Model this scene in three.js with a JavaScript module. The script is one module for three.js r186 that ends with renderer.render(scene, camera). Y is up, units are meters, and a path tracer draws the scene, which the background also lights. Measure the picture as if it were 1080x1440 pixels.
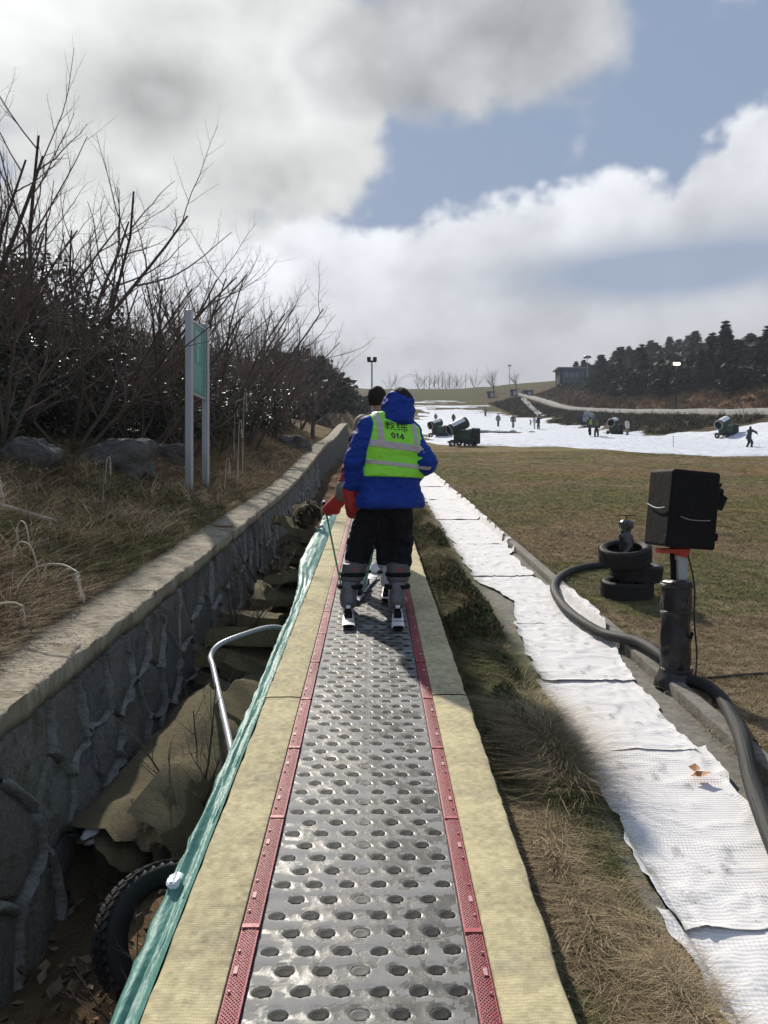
import * as THREE from 'three';
import { mergeGeometries, toCreasedNormals, mergeVertices } from 'three/addons/utils/BufferGeometryUtils.js';
import { RoundedBoxGeometry } from 'three/addons/geometries/RoundedBoxGeometry.js';

// ---------------------------------------------------------------- camera, sun, exposure
const scene = new THREE.Scene();
const EYE = 1.5, OFF = 0.035, FOCAL = 1082, SLOPE = 0.118;   // the conveyor climbs 11.8 percent along -z
const camera = new THREE.PerspectiveCamera(2 * Math.atan(720 / FOCAL) * 180 / Math.PI, 0.75, 0.05, 3000);
camera.position.set(OFF, EYE, 0);
camera.rotation.set(0, -Math.atan(15 / FOCAL), 0);
const renderer = new THREE.WebGLRenderer({ antialias: true });
renderer.toneMapping = THREE.LinearToneMapping;
renderer.toneMappingExposure = 1.08;
renderer.shadowMap.enabled = true;
const RAD = Math.PI / 180, SUN_AZ = -17.5 * RAD, SUN_EL = 38 * RAD;
const sunDir = new THREE.Vector3(Math.sin(SUN_AZ) * Math.cos(SUN_EL), Math.sin(SUN_EL), -Math.cos(SUN_AZ) * Math.cos(SUN_EL));
const sun = new THREE.DirectionalLight(new THREE.Color().setRGB(1, 0.93, 0.82), 5);
sun.position.copy(sunDir).multiplyScalar(120).add(new THREE.Vector3(0, 0, -20));
sun.target.position.set(0, 0, -20);
sun.castShadow = true; sun.shadow.radius = 2; sun.shadow.mapSize.set(4096, 4096);
Object.assign(sun.shadow.camera, { left: -60, right: 60, top: 60, bottom: -60, near: 1, far: 400 });
scene.add(sun, sun.target);

// ---------------------------------------------------------------- numbers
function rng(seed) { let a = seed >>> 0; return () => { a = (a + 0x6D2B79F5) | 0; let t = Math.imul(a ^ (a >>> 15), 1 | a); t = (t + Math.imul(t ^ (t >>> 7), 61 | t)) ^ t; return ((t ^ (t >>> 14)) >>> 0) / 4294967296; }; }
const lerp = (a, b, t) => a + (b - a) * t, clamp = (x, a = 0, b = 1) => Math.min(b, Math.max(a, x));
const ss = (a, b, x) => { const t = clamp((x - a) / (b - a)); return t * t * (3 - 2 * t); };
const PERM = new Float32Array(65536); { const r = rng(77); for (let i = 0; i < 65536; i++) PERM[i] = r(); }
const hash3 = (x, y, z) => PERM[(Math.imul(x, 73856093) ^ Math.imul(y, 19349663) ^ Math.imul(z, 83492791)) & 65535];
function noise3(x, y, z) {
  const xi = Math.floor(x), yi = Math.floor(y), zi = Math.floor(z); let u = x - xi, v = y - yi, w = z - zi;
  u = u * u * (3 - 2 * u); v = v * v * (3 - 2 * v); w = w * w * (3 - 2 * w);
  const a = lerp(lerp(hash3(xi, yi, zi), hash3(xi + 1, yi, zi), u), lerp(hash3(xi, yi + 1, zi), hash3(xi + 1, yi + 1, zi), u), v);
  const b = lerp(lerp(hash3(xi, yi, zi + 1), hash3(xi + 1, yi, zi + 1), u), lerp(hash3(xi, yi + 1, zi + 1), hash3(xi + 1, yi + 1, zi + 1), u), v);
  return lerp(a, b, w);
}
function noise2(x, y, px = 0, py = 0) {   // px, py: period in cells, 0 for none
  const xi = Math.floor(x), yi = Math.floor(y); let u = x - xi, v = y - yi; u = u * u * (3 - 2 * u); v = v * v * (3 - 2 * v);
  const wx = (i) => px ? ((i % px) + px) % px : i, wy = (i) => py ? ((i % py) + py) % py : i;
  return lerp(lerp(hash3(wx(xi), wy(yi), 7), hash3(wx(xi + 1), wy(yi), 7), u), lerp(hash3(wx(xi), wy(yi + 1), 7), hash3(wx(xi + 1), wy(yi + 1), 7), u), v);
}
function fbm2(x, y, o = 4, px = 0, py = 0) { let s = 0, a = 0.5, n = 0; for (let i = 0; i < o; i++) { s += a * noise2(x + i * 17 * (px ? 0 : 1), y, px, py); n += a; a *= 0.5; x *= 2; y *= 2; px *= 2; py *= 2; } return s / n; }
function fbm3(x, y, z, o = 4) { let s = 0, a = 0.5, n = 0; for (let i = 0; i < o; i++) { s += a * noise3(x, y, z); n += a; a *= 0.5; x = x * 2.03 + 11.3; y = y * 2.03 + 5.1; z = z * 2.03 + 7.7; } return s / n; }
function curve(list) {   // Hermite through [x, y] pairs
  return (x) => { const n = list.length; if (x <= list[0][0]) return list[0][1]; if (x >= list[n - 1][0]) return list[n - 1][1];
    let i = 0; while (x > list[i + 1][0]) i++;
    const [x0, y0] = list[i], [x1, y1] = list[i + 1], d = x1 - x0, t = (x - x0) / d, m = (j) => j <= 0 || j >= n - 1 ? 0 : (list[j + 1][1] - list[j - 1][1]) / (list[j + 1][0] - list[j - 1][0]);
    const t2 = t * t, t3 = t2 * t; return (2 * t3 - 3 * t2 + 1) * y0 + (t3 - 2 * t2 + t) * d * m(i) + (3 * t2 - 2 * t3) * y1 + (t3 - t2) * d * m(i + 1); };
}
const line = (list) => (x) => { if (x <= list[0][0]) return list[0][1]; for (let i = 1; i < list.length; i++) if (x <= list[i][0]) return lerp(list[i - 1][1], list[i][1], (x - list[i - 1][0]) / (list[i][0] - list[i - 1][0])); return list[list.length - 1][1]; };

// ---------------------------------------------------------------- sky: air and clouds by azimuth and elevation
{
  const W = 3072, Hh = 1536, data = new Float32Array(W * Hh * 4);
  const ang = (u, v) => { const s = (u - 525) / FOCAL, t = (720 - v) / FOCAL; return [Math.atan(s) * 1000, Math.atan(t / Math.hypot(1, s)) * 1000]; };   // milliradians
  const path = (pts) => line(pts.map(([u, v]) => ang(u, v)));
  const bankTop = path([[-700, 420], [-300, 380], [0, 350], [200, 352], [340, 335], [420, 305], [495, 318], [520, 333], [620, 298], [700, 278], [800, 266], [880, 238], [950, 246], [975, 205], [1030, 160], [1080, 132], [1250, 110], [1500, 200], [2000, 330]]);
  const lowTop = path([[500, 520], [700, 440], [800, 425], [900, 418], [985, 412], [1040, 395], [1100, 385], [1500, 400]]);
  const blob = (A, E, u, v, ru, rv) => { const [a, e] = ang(u, v); const x = (A - a) / ru, y = (E - e) / rv; return Math.exp(-(x * x + y * y)); };
  for (let j = 0; j < Hh; j++) {
    const el = ((j + 0.5) / Hh - 0.5) * Math.PI, ce = Math.cos(el), se = Math.sin(el);
    for (let i = 0; i < W; i++) {
      const k = (j * W + i) * 4; data[k + 3] = 1;
      if (el < -0.06) { data[k] = 0.16; data[k + 1] = 0.15; data[k + 2] = 0.13; continue; }
      // equirectangular: u = atan2(z, x) / 2pi + 0.5
      const th = ((i + 0.5) / W - 0.5) * 2 * Math.PI, dx = ce * Math.cos(th), dz = ce * Math.sin(th), dy = se;
      const az = Math.atan2(dx, -dz), A = az * 1000, E = el * 1000;
      const cosSun = dx * sunDir.x + dy * sunDir.y + dz * sunDir.z, sa = Math.acos(clamp(cosSun, -1, 1));
      const glow = Math.exp(-sa * sa / 0.12), wide = Math.exp(-sa / 0.5);
      const front = Math.abs(A) < 900 && E < 950, oct = front ? 6 : 3;
      const f = fbm3(dx * 5.2 + 3, dy * 7.5, dz * 5.2, oct), f2 = fbm3(dx * 16, dy * 21 + 9, dz * 16, front ? 5 : 2);
      // clear air
      const hz = Math.exp(-Math.max(el, 0) / 0.17);
      let r = lerp(0.215, 0.50, hz), g = lerp(0.295, 0.545, hz), b = lerp(0.45, 0.61, hz);
      r += 0.12 * wide; g += 0.115 * wide; b += 0.10 * wide;
      const over = (d, br, cr = 1, cg = 1, cb = 1) => { d = clamp(d); r = lerp(r, br * cr, d); g = lerp(g, br * cg, d); b = lerp(b, br * cb, d); };
      // generic broken cloud, all round
      const e0 = front ? ss(700, 900, Math.abs(A)) + ss(560, 760, E) : 1;
      over(ss(0.50, 0.68, f) * 0.85 * clamp(e0), 0.50 + 0.35 * (f2 - 0.4) + 0.25 * wide, 0.98, 1, 1.04);
      if (front) {
        const wob = (f - 0.5) * 190 + (f2 - 0.5) * 70;
        // upper left mass of cloud around the veiled sun
        let m = blob(A, E, 60, 150, 330, 230) + 0.75 * blob(A, E, 330, 60, 190, 150) + 0.7 * blob(A, E, 400, 225, 120, 75) + 0.5 * blob(A, E, 480, 120, 60, 120);
        let d = ss(0.45, 0.80, m + (f - 0.5) * 1.7 + (f2 - 0.5) * 0.8);
        let br = 0.66 + 0.20 * glow + 0.62 * (f - 0.45) + 0.42 * (f2 - 0.5);
        br -= 0.34 * clamp(blob(A, E, 228, 140, 66, 40) * 1.3 + (f2 - 0.5) * 0.3 * blob(A, E, 235, 140, 120, 80)) + 0.10 * blob(A, E, 120, 110, 60, 50);
        over(d * 0.97 * (1 - 0.0 * f), br, 0.99, 1, 0.995);
        // soft cloud at the top of the view
        m = blob(A, E, 620, 40, 200, 105) + 0.7 * blob(A, E, 790, 40, 95, 75) + 0.5 * blob(A, E, 560, 110, 120, 50);
        over(ss(0.38, 0.85, m + (f - 0.5) * 1.6 + (f2 - 0.5) * 0.7) * 0.93, 0.50 + 0.6 * (f - 0.42) + 0.42 * (f2 - 0.5), 0.985, 1, 1.03);
        // cumulus bank
        const bt = bankTop(A), edge = bt - E + (f2 - 0.5) * 60 + (f - 0.5) * 34 + (fbm3(dx * 60, dy * 70, dz * 60, 3) - 0.5) * 26;
        const cavity = clamp(blob(A, E, 1010, 372, 130, 34) * 1.25 + 0.85 * blob(A, E, 830, 385, 110, 26) + (f2 - 0.5) * 0.5 * blob(A, E, 950, 375, 220, 50));
        d = ss(-6, 16 + 40 * ss(-100, -400, A), edge);
        br = lerp(0.82, 0.54, ss(0, 210, edge)) + 0.50 * (f2 - 0.5) + 0.30 * (f - 0.5) + 0.06 * wide;
        over(d * 0.96 * (1 - 0.9 * cavity), br, 0.975, 1, 1.05);
        // lower layer
        const e2 = lowTop(A) - E + (f2 - 0.5) * 46 + (f - 0.5) * 26;
        over(ss(-14, 36, e2) * 0.9 * ss(-60, 160, A), lerp(0.60, 0.505, ss(10, 120, e2)) + 0.2 * (f2 - 0.5), 0.975, 1, 1.065);
      }
      over(0.75 * Math.exp(-Math.max(E, 0) / 60), 0.52, 0.96, 1, 1.09);
      data[k] = Math.max(r, 0.02); data[k + 1] = Math.max(g, 0.02); data[k + 2] = Math.max(b, 0.02);
    }
  }
  const sky = new THREE.DataTexture(data, W, Hh, THREE.RGBAFormat, THREE.FloatType);
  sky.mapping = THREE.EquirectangularReflectionMapping; sky.magFilter = THREE.LinearFilter; sky.minFilter = THREE.LinearFilter; sky.needsUpdate = true;
  scene.background = sky; scene.environment = sky;
}

// ---------------------------------------------------------------- textures
const texSpan = {};
function tex(w, h, fn, srgb = false) {   // fn(x, y) in 0..1 gives a grey value or [r, g, b] in 0..1
  const d = new Uint8Array(w * h * 4);
  for (let j = 0; j < h; j++) for (let i = 0; i < w; i++) { const c = fn((i + 0.5) / w, (j + 0.5) / h, i, j), k = (j * w + i) * 4;
    if (typeof c === 'number') d[k] = d[k + 1] = d[k + 2] = clamp(c) * 255; else { d[k] = clamp(c[0]) * 255; d[k + 1] = clamp(c[1]) * 255; d[k + 2] = clamp(c[2]) * 255; } d[k + 3] = 255; }
  const t = new THREE.DataTexture(d, w, h); t.wrapS = t.wrapT = THREE.RepeatWrapping; t.magFilter = THREE.LinearFilter; t.minFilter = THREE.LinearMipmapLinearFilter; t.generateMipmaps = true;
  if (srgb) t.colorSpace = THREE.SRGBColorSpace; t.needsUpdate = true; return t;
}
const rep = (t, sx, sy) => { const c = t.clone(); c.repeat.set(sx, sy); c.needsUpdate = true; return c; };
const lin = (r, g, b) => new THREE.Color().setRGB(r, g, b);
const cloth = (c, rough, spec, extra = {}) => new THREE.MeshPhysicalMaterial({ color: lin(...c), roughness: rough, specularIntensity: spec, side: THREE.DoubleSide, ...extra });
const mat = (c, rough = 0.9, extra = {}) => { const m = new THREE.MeshStandardMaterial({ color: Array.isArray(c) ? lin(...c) : c, roughness: rough, side: THREE.DoubleSide, ...extra }); return m; };
const tGrain = tex(512, 512, (x, y) => 0.62 + 0.5 * (fbm2(x * 32, y * 32, 4, 32, 32) - 0.5) + 0.35 * (fbm2(x * 5, y * 5, 3, 5, 5) - 0.5) + 0.18 * (noise2(x * 256, y * 256, 256, 256) - 0.5));
const tFine = tex(256, 256, (x, y) => 0.5 + 0.9 * (fbm2(x * 32, y * 32, 4, 32, 32) - 0.5));
const tTurf = (() => {   // short dead grass: streaks of straw, tan and a little green (linear grey-brown, kept as colour)
  const W = 1024, b = new Float32Array(W * W * 3), r = rng(5);
  for (let j = 0; j < W; j++) for (let i = 0; i < W; i++) { const f = fbm2(i / W * 12, j / W * 12, 5, 12, 12), k = (j * W + i) * 3, v = 0.42 + 0.5 * (f - 0.5); b[k] = v; b[k + 1] = v * 0.93; b[k + 2] = v * 0.8; }
  for (let n = 0; n < 26000; n++) { let x = r() * W, y = r() * W; const a = r() * 6.283, L = 6 + r() * 16, t = r(), v = 0.25 + 0.75 * r(); const c = t < 0.16 ? [0.62, 0.72, 0.42] : t < 0.5 ? [0.8, 0.72, 0.55] : [0.95, 0.88, 0.7]; let da = (r() - 0.5) * 0.12, aa = a;
    for (let s = 0; s < L; s++) { x += Math.cos(aa); y += Math.sin(aa); aa += da; const k = (((Math.floor(y) % W) + W) % W * W + ((Math.floor(x) % W) + W) % W) * 3; for (let q = 0; q < 3; q++) b[k + q] = lerp(b[k + q], v * c[q], 0.7); } }
  return tex(W, W, (x, y, i, j) => { const k = (j * W + i) * 3; return [b[k], b[k + 1], b[k + 2]]; });
})();

// ---------------------------------------------------------------- objects
const taken = {};
const numbered = (n) => { const k = taken[n] = (taken[n] ?? -1) + 1; return k ? `${n}_${String(k).padStart(3, '0')}` : n; };
function part(name, geo, m, parent) { const o = new THREE.Mesh(geo, m); o.name = name; parent.add(o); return o; }
function thing(name, label, category, pos = [0, 0, 0], turn = 0, group) { const o = new THREE.Group(); o.name = numbered(name); o.position.set(...pos); o.rotation.y = turn; o.userData = { label, category }; if (group) o.userData.group = group; scene.add(o); return o; }
function solo(name, geo, m, label, category, group) { const o = new THREE.Mesh(geo, m); o.name = numbered(name); o.userData = { label, category }; if (group) o.userData.group = group; scene.add(o); return o; }
function struct(name, geo, m) { const o = new THREE.Mesh(geo, m); o.name = numbered(name); o.userData = { kind: 'structure', label: STRUCT_LABEL[name] ?? name.replace(/_/g, ' '), category: name.split('_')[0] }; scene.add(o); return o; }
const STRUCT_LABEL = { ground: 'brown winter turf climbing gently uphill with a ditch and banks', snow: 'thin white snow cover on the beginner slope', concrete_path: 'grey concrete drain path beside the conveyor', hill_road: 'narrow road along the foot of the wooded hill' };
function copyOf(o, pos, turn, scale, label, group) { const c = o.clone(); c.name = numbered(o.name.replace(/_\d{3}$/, '')); c.userData = { ...o.userData }; if (label) c.userData.label = label; if (group) c.userData.group = group; c.position.set(...pos); c.rotation.y = turn; if (scale) c.scale.setScalar(scale); scene.add(c); return c; }
function stuff(o, name, label, category) { o.name = numbered(name); o.userData = { kind: 'stuff', label, category }; scene.add(o); return o; }
function bg(arr, idx, nrm) { const g = new THREE.BufferGeometry(); g.setAttribute('position', new THREE.Float32BufferAttribute(arr, 3)); if (idx) g.setIndex(idx); if (nrm) g.setAttribute('normal', new THREE.Float32BufferAttribute(nrm, 3)); else g.computeVertexNormals(); return g; }
function boxUV(g, s = 1) {   // uv in metres from the dominant normal axis
  const p = g.attributes.position, n = g.attributes.normal, uv = new Float32Array(p.count * 2);
  for (let i = 0; i < p.count; i++) { const ax = Math.abs(n.getX(i)), ay = Math.abs(n.getY(i)), az = Math.abs(n.getZ(i)); const x = p.getX(i), y = p.getY(i), z = p.getZ(i);
    if (ay >= ax && ay >= az) { uv[2 * i] = x * s; uv[2 * i + 1] = z * s; } else if (ax >= az) { uv[2 * i] = z * s; uv[2 * i + 1] = y * s; } else { uv[2 * i] = x * s; uv[2 * i + 1] = y * s; } }
  g.setAttribute('uv', new THREE.BufferAttribute(uv, 2)); return g;
}
function box(w, h, d, x = 0, y = 0, z = 0, r = 0.004) { const g = r ? new RoundedBoxGeometry(w, h, d, 1, Math.min(r, w / 2.1, h / 2.1, d / 2.1)) : new THREE.BoxGeometry(w, h, d); g.translate(x, y, z); return boxUV(g); }
function merged(list) { const clean = list.map((g) => { const c = g.index ? g.toNonIndexed() : g.clone(); for (const k of Object.keys(c.attributes)) if (!['position', 'normal', 'uv'].includes(k)) c.deleteAttribute(k); if (!c.attributes.uv) boxUV(c); return c; }); return mergeGeometries(clean); }
const V = (x, y, z) => new THREE.Vector3(x, y, z);
function tube(pts, r, seg = 24, rad = 8, closed = false) { return boxUV2(new THREE.TubeGeometry(new THREE.CatmullRomCurve3(pts.map((p) => Array.isArray(p) ? V(...p) : p), closed, 'centripetal'), seg, r, rad, closed)); }
function boxUV2(g) { return g; }
function rod(a, b, r0, r1 = r0, n = 10) { const A = V(...a), B = V(...b), d = B.clone().sub(A), g = new THREE.CylinderGeometry(r1, r0, d.length(), n); g.applyQuaternion(new THREE.Quaternion().setFromUnitVectors(V(0, 1, 0), d.clone().normalize())); g.translate(...A.add(B).multiplyScalar(0.5).toArray()); return g; }
// a sheet over a grid of (a, b) rows; f(a, b) gives [x, y, z]; uv(a, b) optional, colour(a, b) optional
function sheet(as, bs, f, uv, col) {
  const pos = [], uvs = [], cols = [], idx = [], nb = bs.length;
  for (const a of as) for (const b of bs) { pos.push(...f(a, b)); uvs.push(...(uv ? uv(a, b) : [a, b])); if (col) cols.push(...col(a, b)); }
  for (let i = 0; i < as.length - 1; i++) for (let j = 0; j < nb - 1; j++) { const p = i * nb + j; idx.push(p, p + 1, p + nb, p + 1, p + nb + 1, p + nb); }
  const g = new THREE.BufferGeometry(); g.setAttribute('position', new THREE.Float32BufferAttribute(pos, 3)); g.setAttribute('uv', new THREE.Float32BufferAttribute(uvs, 2)); if (col) g.setAttribute('color', new THREE.Float32BufferAttribute(cols, 3)); g.setIndex(idx); g.computeVertexNormals(); return g;
}
const range = (a, b, s) => { const n = Math.max(1, Math.round((b - a) / s)); return Array.from({ length: n + 1 }, (_, i) => a + (b - a) * i / n); };
// where a photo direction meets a given distance along -z
const pxX = (u, D) => OFF + (u - 525) * D / FOCAL, pxY = (v, D) => EYE + (720 - v) * D / FOCAL;

// ---------------------------------------------------------------- the lie of the land: h is height above the plane of the conveyor
const hField = curve([[-30, -0.25], [39, -0.25], [60, 0.05], [92, 0.5], [130, 2.1], [150, 3.9], [180, 6.6], [215, 10.3], [240, 11.2], [270, 9], [330, -6], [420, -40], [700, -120]]);
const hWall = (D) => 0.2 + 0.55 * ss(14, 30, D) + 0.6 * ss(30, 50, D);
const WALL_IN = -1.66, WALL_OUT = -2.06;
const bankUp = line([[0, 0], [0.9, 0.3], [1.6, 0.55], [3, 0.95], [6, 1.9], [12, 4.5], [25, 10], [60, 18], [400, 24]]);
const rightBank = line([[24, 0], [26, 0.25], [31.4, 2.0], [34.2, 2.15], [40, 4.9], [58, 10], [75, 13], [400, 14]]);
const corridor = line([[-1.62, -0.9], [-1.45, -0.92], [-1.1, -0.86], [-0.75, -0.8], [-0.56, -0.5], [-0.5, -0.42], [0.5, -0.42], [0.56, -0.32], [0.72, -0.31], [0.86, -0.22], [0.96, -0.17], [1.04, -0.26], [1.06, -0.36], [1.99, -0.36], [2.02, -0.28], [2.2, -0.25]]);
function hLand(x, D) {
  const far = ss(38, 58, D), f = hField(D);
  const left = hWall(Math.min(D, 60)) * (1 - far) + f * far + 0.02 + bankUp(Math.max(0, WALL_OUT - x)) * lerp(1, 0.62, ss(20, 60, D)) * lerp(1, 0.5, ss(100, 180, D)) + (fbm2(x * 0.9 + 40, D * 0.9, 3) - 0.5) * 0.28 * ss(0, 0.5, WALL_OUT - x) + 5 * ss(-1.5, -7, x) * ss(46, 75, D) * ss(160, 110, D);
  const right = f + rightBank(x) * lerp(1, 0.8, ss(80, 140, D)) * lerp(1, 0.35, ss(160, 215, D)) + (fbm2(x * 0.16, D * 0.16 + 9, 3) - 0.5) * 0.22 * ss(2.2, 6, x) + (fbm2(x * 1.7, D * 1.7, 2) - 0.5) * 0.035 * ss(2.1, 2.6, x) * ss(60, 30, D);
  if (x <= WALL_OUT) return left;
  if (x >= 2.2) return right;
  let c = x < WALL_IN ? hWall(D) - 0.3 : corridor(x);
  if (x >= WALL_IN && x < -0.5) c = c + (0.22 * ss(5, 9, D) + 0.45 * ss(14, 26, D)) * (c < -0.5 ? 1 : 0) + (fbm2(x * 3, D * 3, 3) - 0.5) * 0.2 * ss(-0.6, -0.8, x);
  if (x > 0.6 && x < 1.04) c += (fbm2(x * 4 + 3, D * 2.2, 3) - 0.5) * 0.14 * ss(0.6, 0.8, x) * ss(1.04, 0.98, x);
  if (x > 0.75 && x < 1.05) c -= 0.07 * ss(4.2, 2.8, D) * ss(0.75, 0.9, x) * ss(1.05, 1.0, x);
  const flat = lerp(left, right, clamp((x - WALL_OUT) / (2.2 - WALL_OUT)));
  return lerp(c, flat - (Math.abs(x) < 0.6 ? 0.15 : 0), ss(44, 52, D));
}
const yLand = (x, D) => SLOPE * D + hLand(x, D);
const at = (x, D, up = 0) => [x, yLand(x, D) + up, -D];
{
  const xs = [-420, -260, -160, -110, -80, -60, -46, -36, -28, -22, -18, -15, -12.5, -10.5, ...range(-9, -4, 0.3), ...range(-3.9, -2.1, 0.12), -2.06, -2.0, -1.7, WALL_IN + 0.005, ...range(-1.62, -0.5, 0.07), -0.2, 0.2, ...range(0.5, 1.04, 0.045), 1.06, 1.5, 1.99, 2.02, ...range(2.1, 4, 0.16), ...range(4.2, 10, 0.3), ...range(10.5, 24, 0.8), ...range(24.5, 42, 0.75), ...range(43, 60, 1.7), 64, 70, 78, 90, 110, 140, 190, 280, 420];
  const Ds = [-40, -20, -8, -3, ...range(-1, 12, 0.1), ...range(12.2, 30, 0.3), ...range(30.6, 70, 0.8), ...range(71.5, 150, 1.6), ...range(153, 300, 4), 320, 350, 400, 500, 700, 1000];
  const C = { turf: [0.16, 0.130, 0.080], green: [0.105, 0.118, 0.046], rust: [0.19, 0.13, 0.072], soil: [0.075, 0.058, 0.042], litter: [0.115, 0.085, 0.06], wood: [0.05, 0.05, 0.032], cut: [0.20, 0.125, 0.085], grey: [0.15, 0.135, 0.11], bank: [0.075, 0.062, 0.042] };
  const mixc = (a, b, t) => [lerp(a[0], b[0], t), lerp(a[1], b[1], t), lerp(a[2], b[2], t)];
  const col = (D, x) => {
    let c = C.turf; const n1 = fbm2(x * 0.35 + 7, D * 0.35, 4), n2 = fbm2(x * 0.13, D * 0.22 + 30, 4), n3 = fbm2(x * 1.4, D * 1.4 + 3, 3);
    if (x > 1.04) { c = mixc(c, C.green, ss(0.46, 0.66, n1 + 0.1 * ss(9, 18, D) * ss(12, 4, x)) * 0.8); c = mixc(c, C.rust, ss(0.5, 0.66, n2 + 0.06 * ss(4, 9, x)) * 0.75); c = mixc(c, C.grey, ss(0.5, 0.7, n3) * 0.7);
      c = mixc(c, C.soil, ss(0.62, 0.8, fbm2(x * 0.8 + 50, D * 0.8, 4)) * 0.7);
      if (D > 60) c = mixc(c, [0.065, 0.062, 0.034], 0.9 * ss(105, 150, D)); c = mixc(c, [0.06, 0.075, 0.03], 0.6 * ss(150, 190, D) * ss(0.4, 0.6, n2));
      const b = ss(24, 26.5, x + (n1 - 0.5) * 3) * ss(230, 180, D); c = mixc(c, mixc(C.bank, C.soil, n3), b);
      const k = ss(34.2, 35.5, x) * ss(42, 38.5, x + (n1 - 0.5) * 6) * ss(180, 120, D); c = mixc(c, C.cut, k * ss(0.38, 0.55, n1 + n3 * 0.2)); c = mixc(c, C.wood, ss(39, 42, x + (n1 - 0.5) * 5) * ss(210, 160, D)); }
    else if (x > 0.55) c = mixc(C.soil, mixc(C.turf, C.green, 0.5), ss(0.35, 0.6, n3));
    else if (x > WALL_OUT) c = mixc(C.soil, C.litter, ss(0.4, 0.65, n3));
    else { c = mixc(C.litter, C.turf, ss(0.42, 0.6, n3) * ss(-3.6, -2.4, x)); c = mixc(c, C.soil, ss(-3.2, -5, x) * 0.7); if (D > 50) c = mixc(c, C.wood, ss(-2, -8, x)); }
    if (D > 44 && x < 4) c = mixc(c, C.turf, ss(44, 54, D) * ss(-4, 0, x)); if (D > 100 && x < 4) c = mixc(c, [0.065, 0.062, 0.034], 0.9 * ss(105, 150, D) * ss(-8, 0, x));
    return c;
  };
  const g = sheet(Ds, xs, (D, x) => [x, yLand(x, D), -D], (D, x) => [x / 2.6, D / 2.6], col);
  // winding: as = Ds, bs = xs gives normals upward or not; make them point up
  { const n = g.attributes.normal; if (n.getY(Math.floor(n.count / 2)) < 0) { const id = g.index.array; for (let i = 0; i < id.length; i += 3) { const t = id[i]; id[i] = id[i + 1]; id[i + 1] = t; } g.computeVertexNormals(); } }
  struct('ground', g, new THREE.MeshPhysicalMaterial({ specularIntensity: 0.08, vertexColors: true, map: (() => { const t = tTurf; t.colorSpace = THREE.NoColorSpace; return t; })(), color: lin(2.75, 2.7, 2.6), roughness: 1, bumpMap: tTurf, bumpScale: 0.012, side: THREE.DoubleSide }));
}
// snow, a layer with its own ragged edge
const inPoly = (x, y, p) => { let s = false; for (let i = 0, j = p.length - 1; i < p.length; j = i++) { const [a, b] = p[i], [c, d] = p[j]; if ((b > y) !== (d > y) && x < (c - a) * (y - b) / (d - b) + a) s = !s; } return s; };
const polyDist = (x, y, p) => { let m = 1e9; for (let i = 0, j = p.length - 1; i < p.length; j = i++) { const [a, b] = p[j], [c, d] = p[i], dx = c - a, dy = d - b, t = clamp(((x - a) * dx + (y - b) * dy) / (dx * dx + dy * dy)); m = Math.min(m, Math.hypot(x - a - t * dx, y - b - t * dy)); } return inPoly(x, y, p) ? m : -m; };
const SNOW = [[4.6, 52], [7.2, 51], [9, 50.5], [12, 49], [13.5, 46], [15, 41], [16.8, 37], [19.5, 36], [26, 34], [34, 33], [33.5, 52], [27.5, 62], [25.6, 68], [25, 80], [26, 108], [27, 128], [24, 140], [19, 150], [13, 152], [7, 140], [5.6, 110], [4.2, 80]];
const BARE = [[6.5, 81], [14.5, 77], [16.5, 84], [12, 93], [7, 92]];
const snowDepth = (x, D) => { const n = (fbm2(x * 0.5, D * 0.28, 4) - 0.5); let d = polyDist(x, D, SNOW) + n * 5 * ss(40, 90, D) + n * 2.2; d = Math.min(d, -polyDist(x, D, BARE) + n * 3);
  if (D > 112) d -= ss(112, 150, D) * (fbm2(x * 0.22, D * 0.33 + 60, 3) * 11 - 3.6);
  return d; };
{
  const xs = range(2, 35, 0.4), Ds = [...range(31, 70, 0.35), ...range(70.6, 185, 0.7)];
  const g = sheet(Ds, xs, (D, x) => { let d = snowDepth(x, D); if (D > 138 && x > 8 && x < 24) d = Math.max(d, (fbm2(x * 0.13 + 5, D * 0.5, 3) - 0.56) * 16 - ss(168, 182, D) * 3); const b = ss(-0.5, 1.1, d) * 0.2 - 0.1; return [x, yLand(x, D) + b + (fbm2(x * 1.1, D * 1.1, 3) - 0.5) * 0.10 * ss(0, 0.8, d), -D]; }, (D, x) => [x / 3, D / 3]);
  struct('snow', g, mat([0.78, 0.81, 0.88], 0.8, { map: tex(512, 512, (x, y) => 0.86 + 0.3 * (fbm2(x * 7, y * 7, 5, 7, 7) - 0.5) - 0.45 * ss(0.62, 0.76, fbm2(x * 12, y * 30, 4, 12, 30))), bumpMap: tGrain, bumpScale: 0.08 }));
}
// snow piled and scraped around the bare strip
{ const r = rng(3);
  for (let i = 0; i < 7; i++) { const x = [10.2, 11, 13.3, 14, 15.1, 16.6, 12.2][i], D = [86, 84.5, 83, 82.5, 83.5, 80.5, 84][i], w = 0.35 + r() * 0.5, h = 0.12 + r() * 0.2; const g = new THREE.SphereGeometry(1, 16, 10); const p = g.attributes.position; for (let k = 0; k < p.count; k++) { const f = 0.7 + 0.7 * fbm3(p.getX(k) * 2 + i * 9, p.getY(k) * 2, p.getZ(k) * 2, 3); p.setXYZ(k, p.getX(k) * w * f, p.getY(k) * h * f, p.getZ(k) * w * f); } g.computeVertexNormals();
    const o = solo('snow_heap', g, mat([0.72, 0.75, 0.8], 0.8), 'low heap of scraped snow beside the bare brown strip', 'snow heap', 'snow heaps by the bare strip'); o.position.set(...at(x, D, 0.1)); } }
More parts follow.
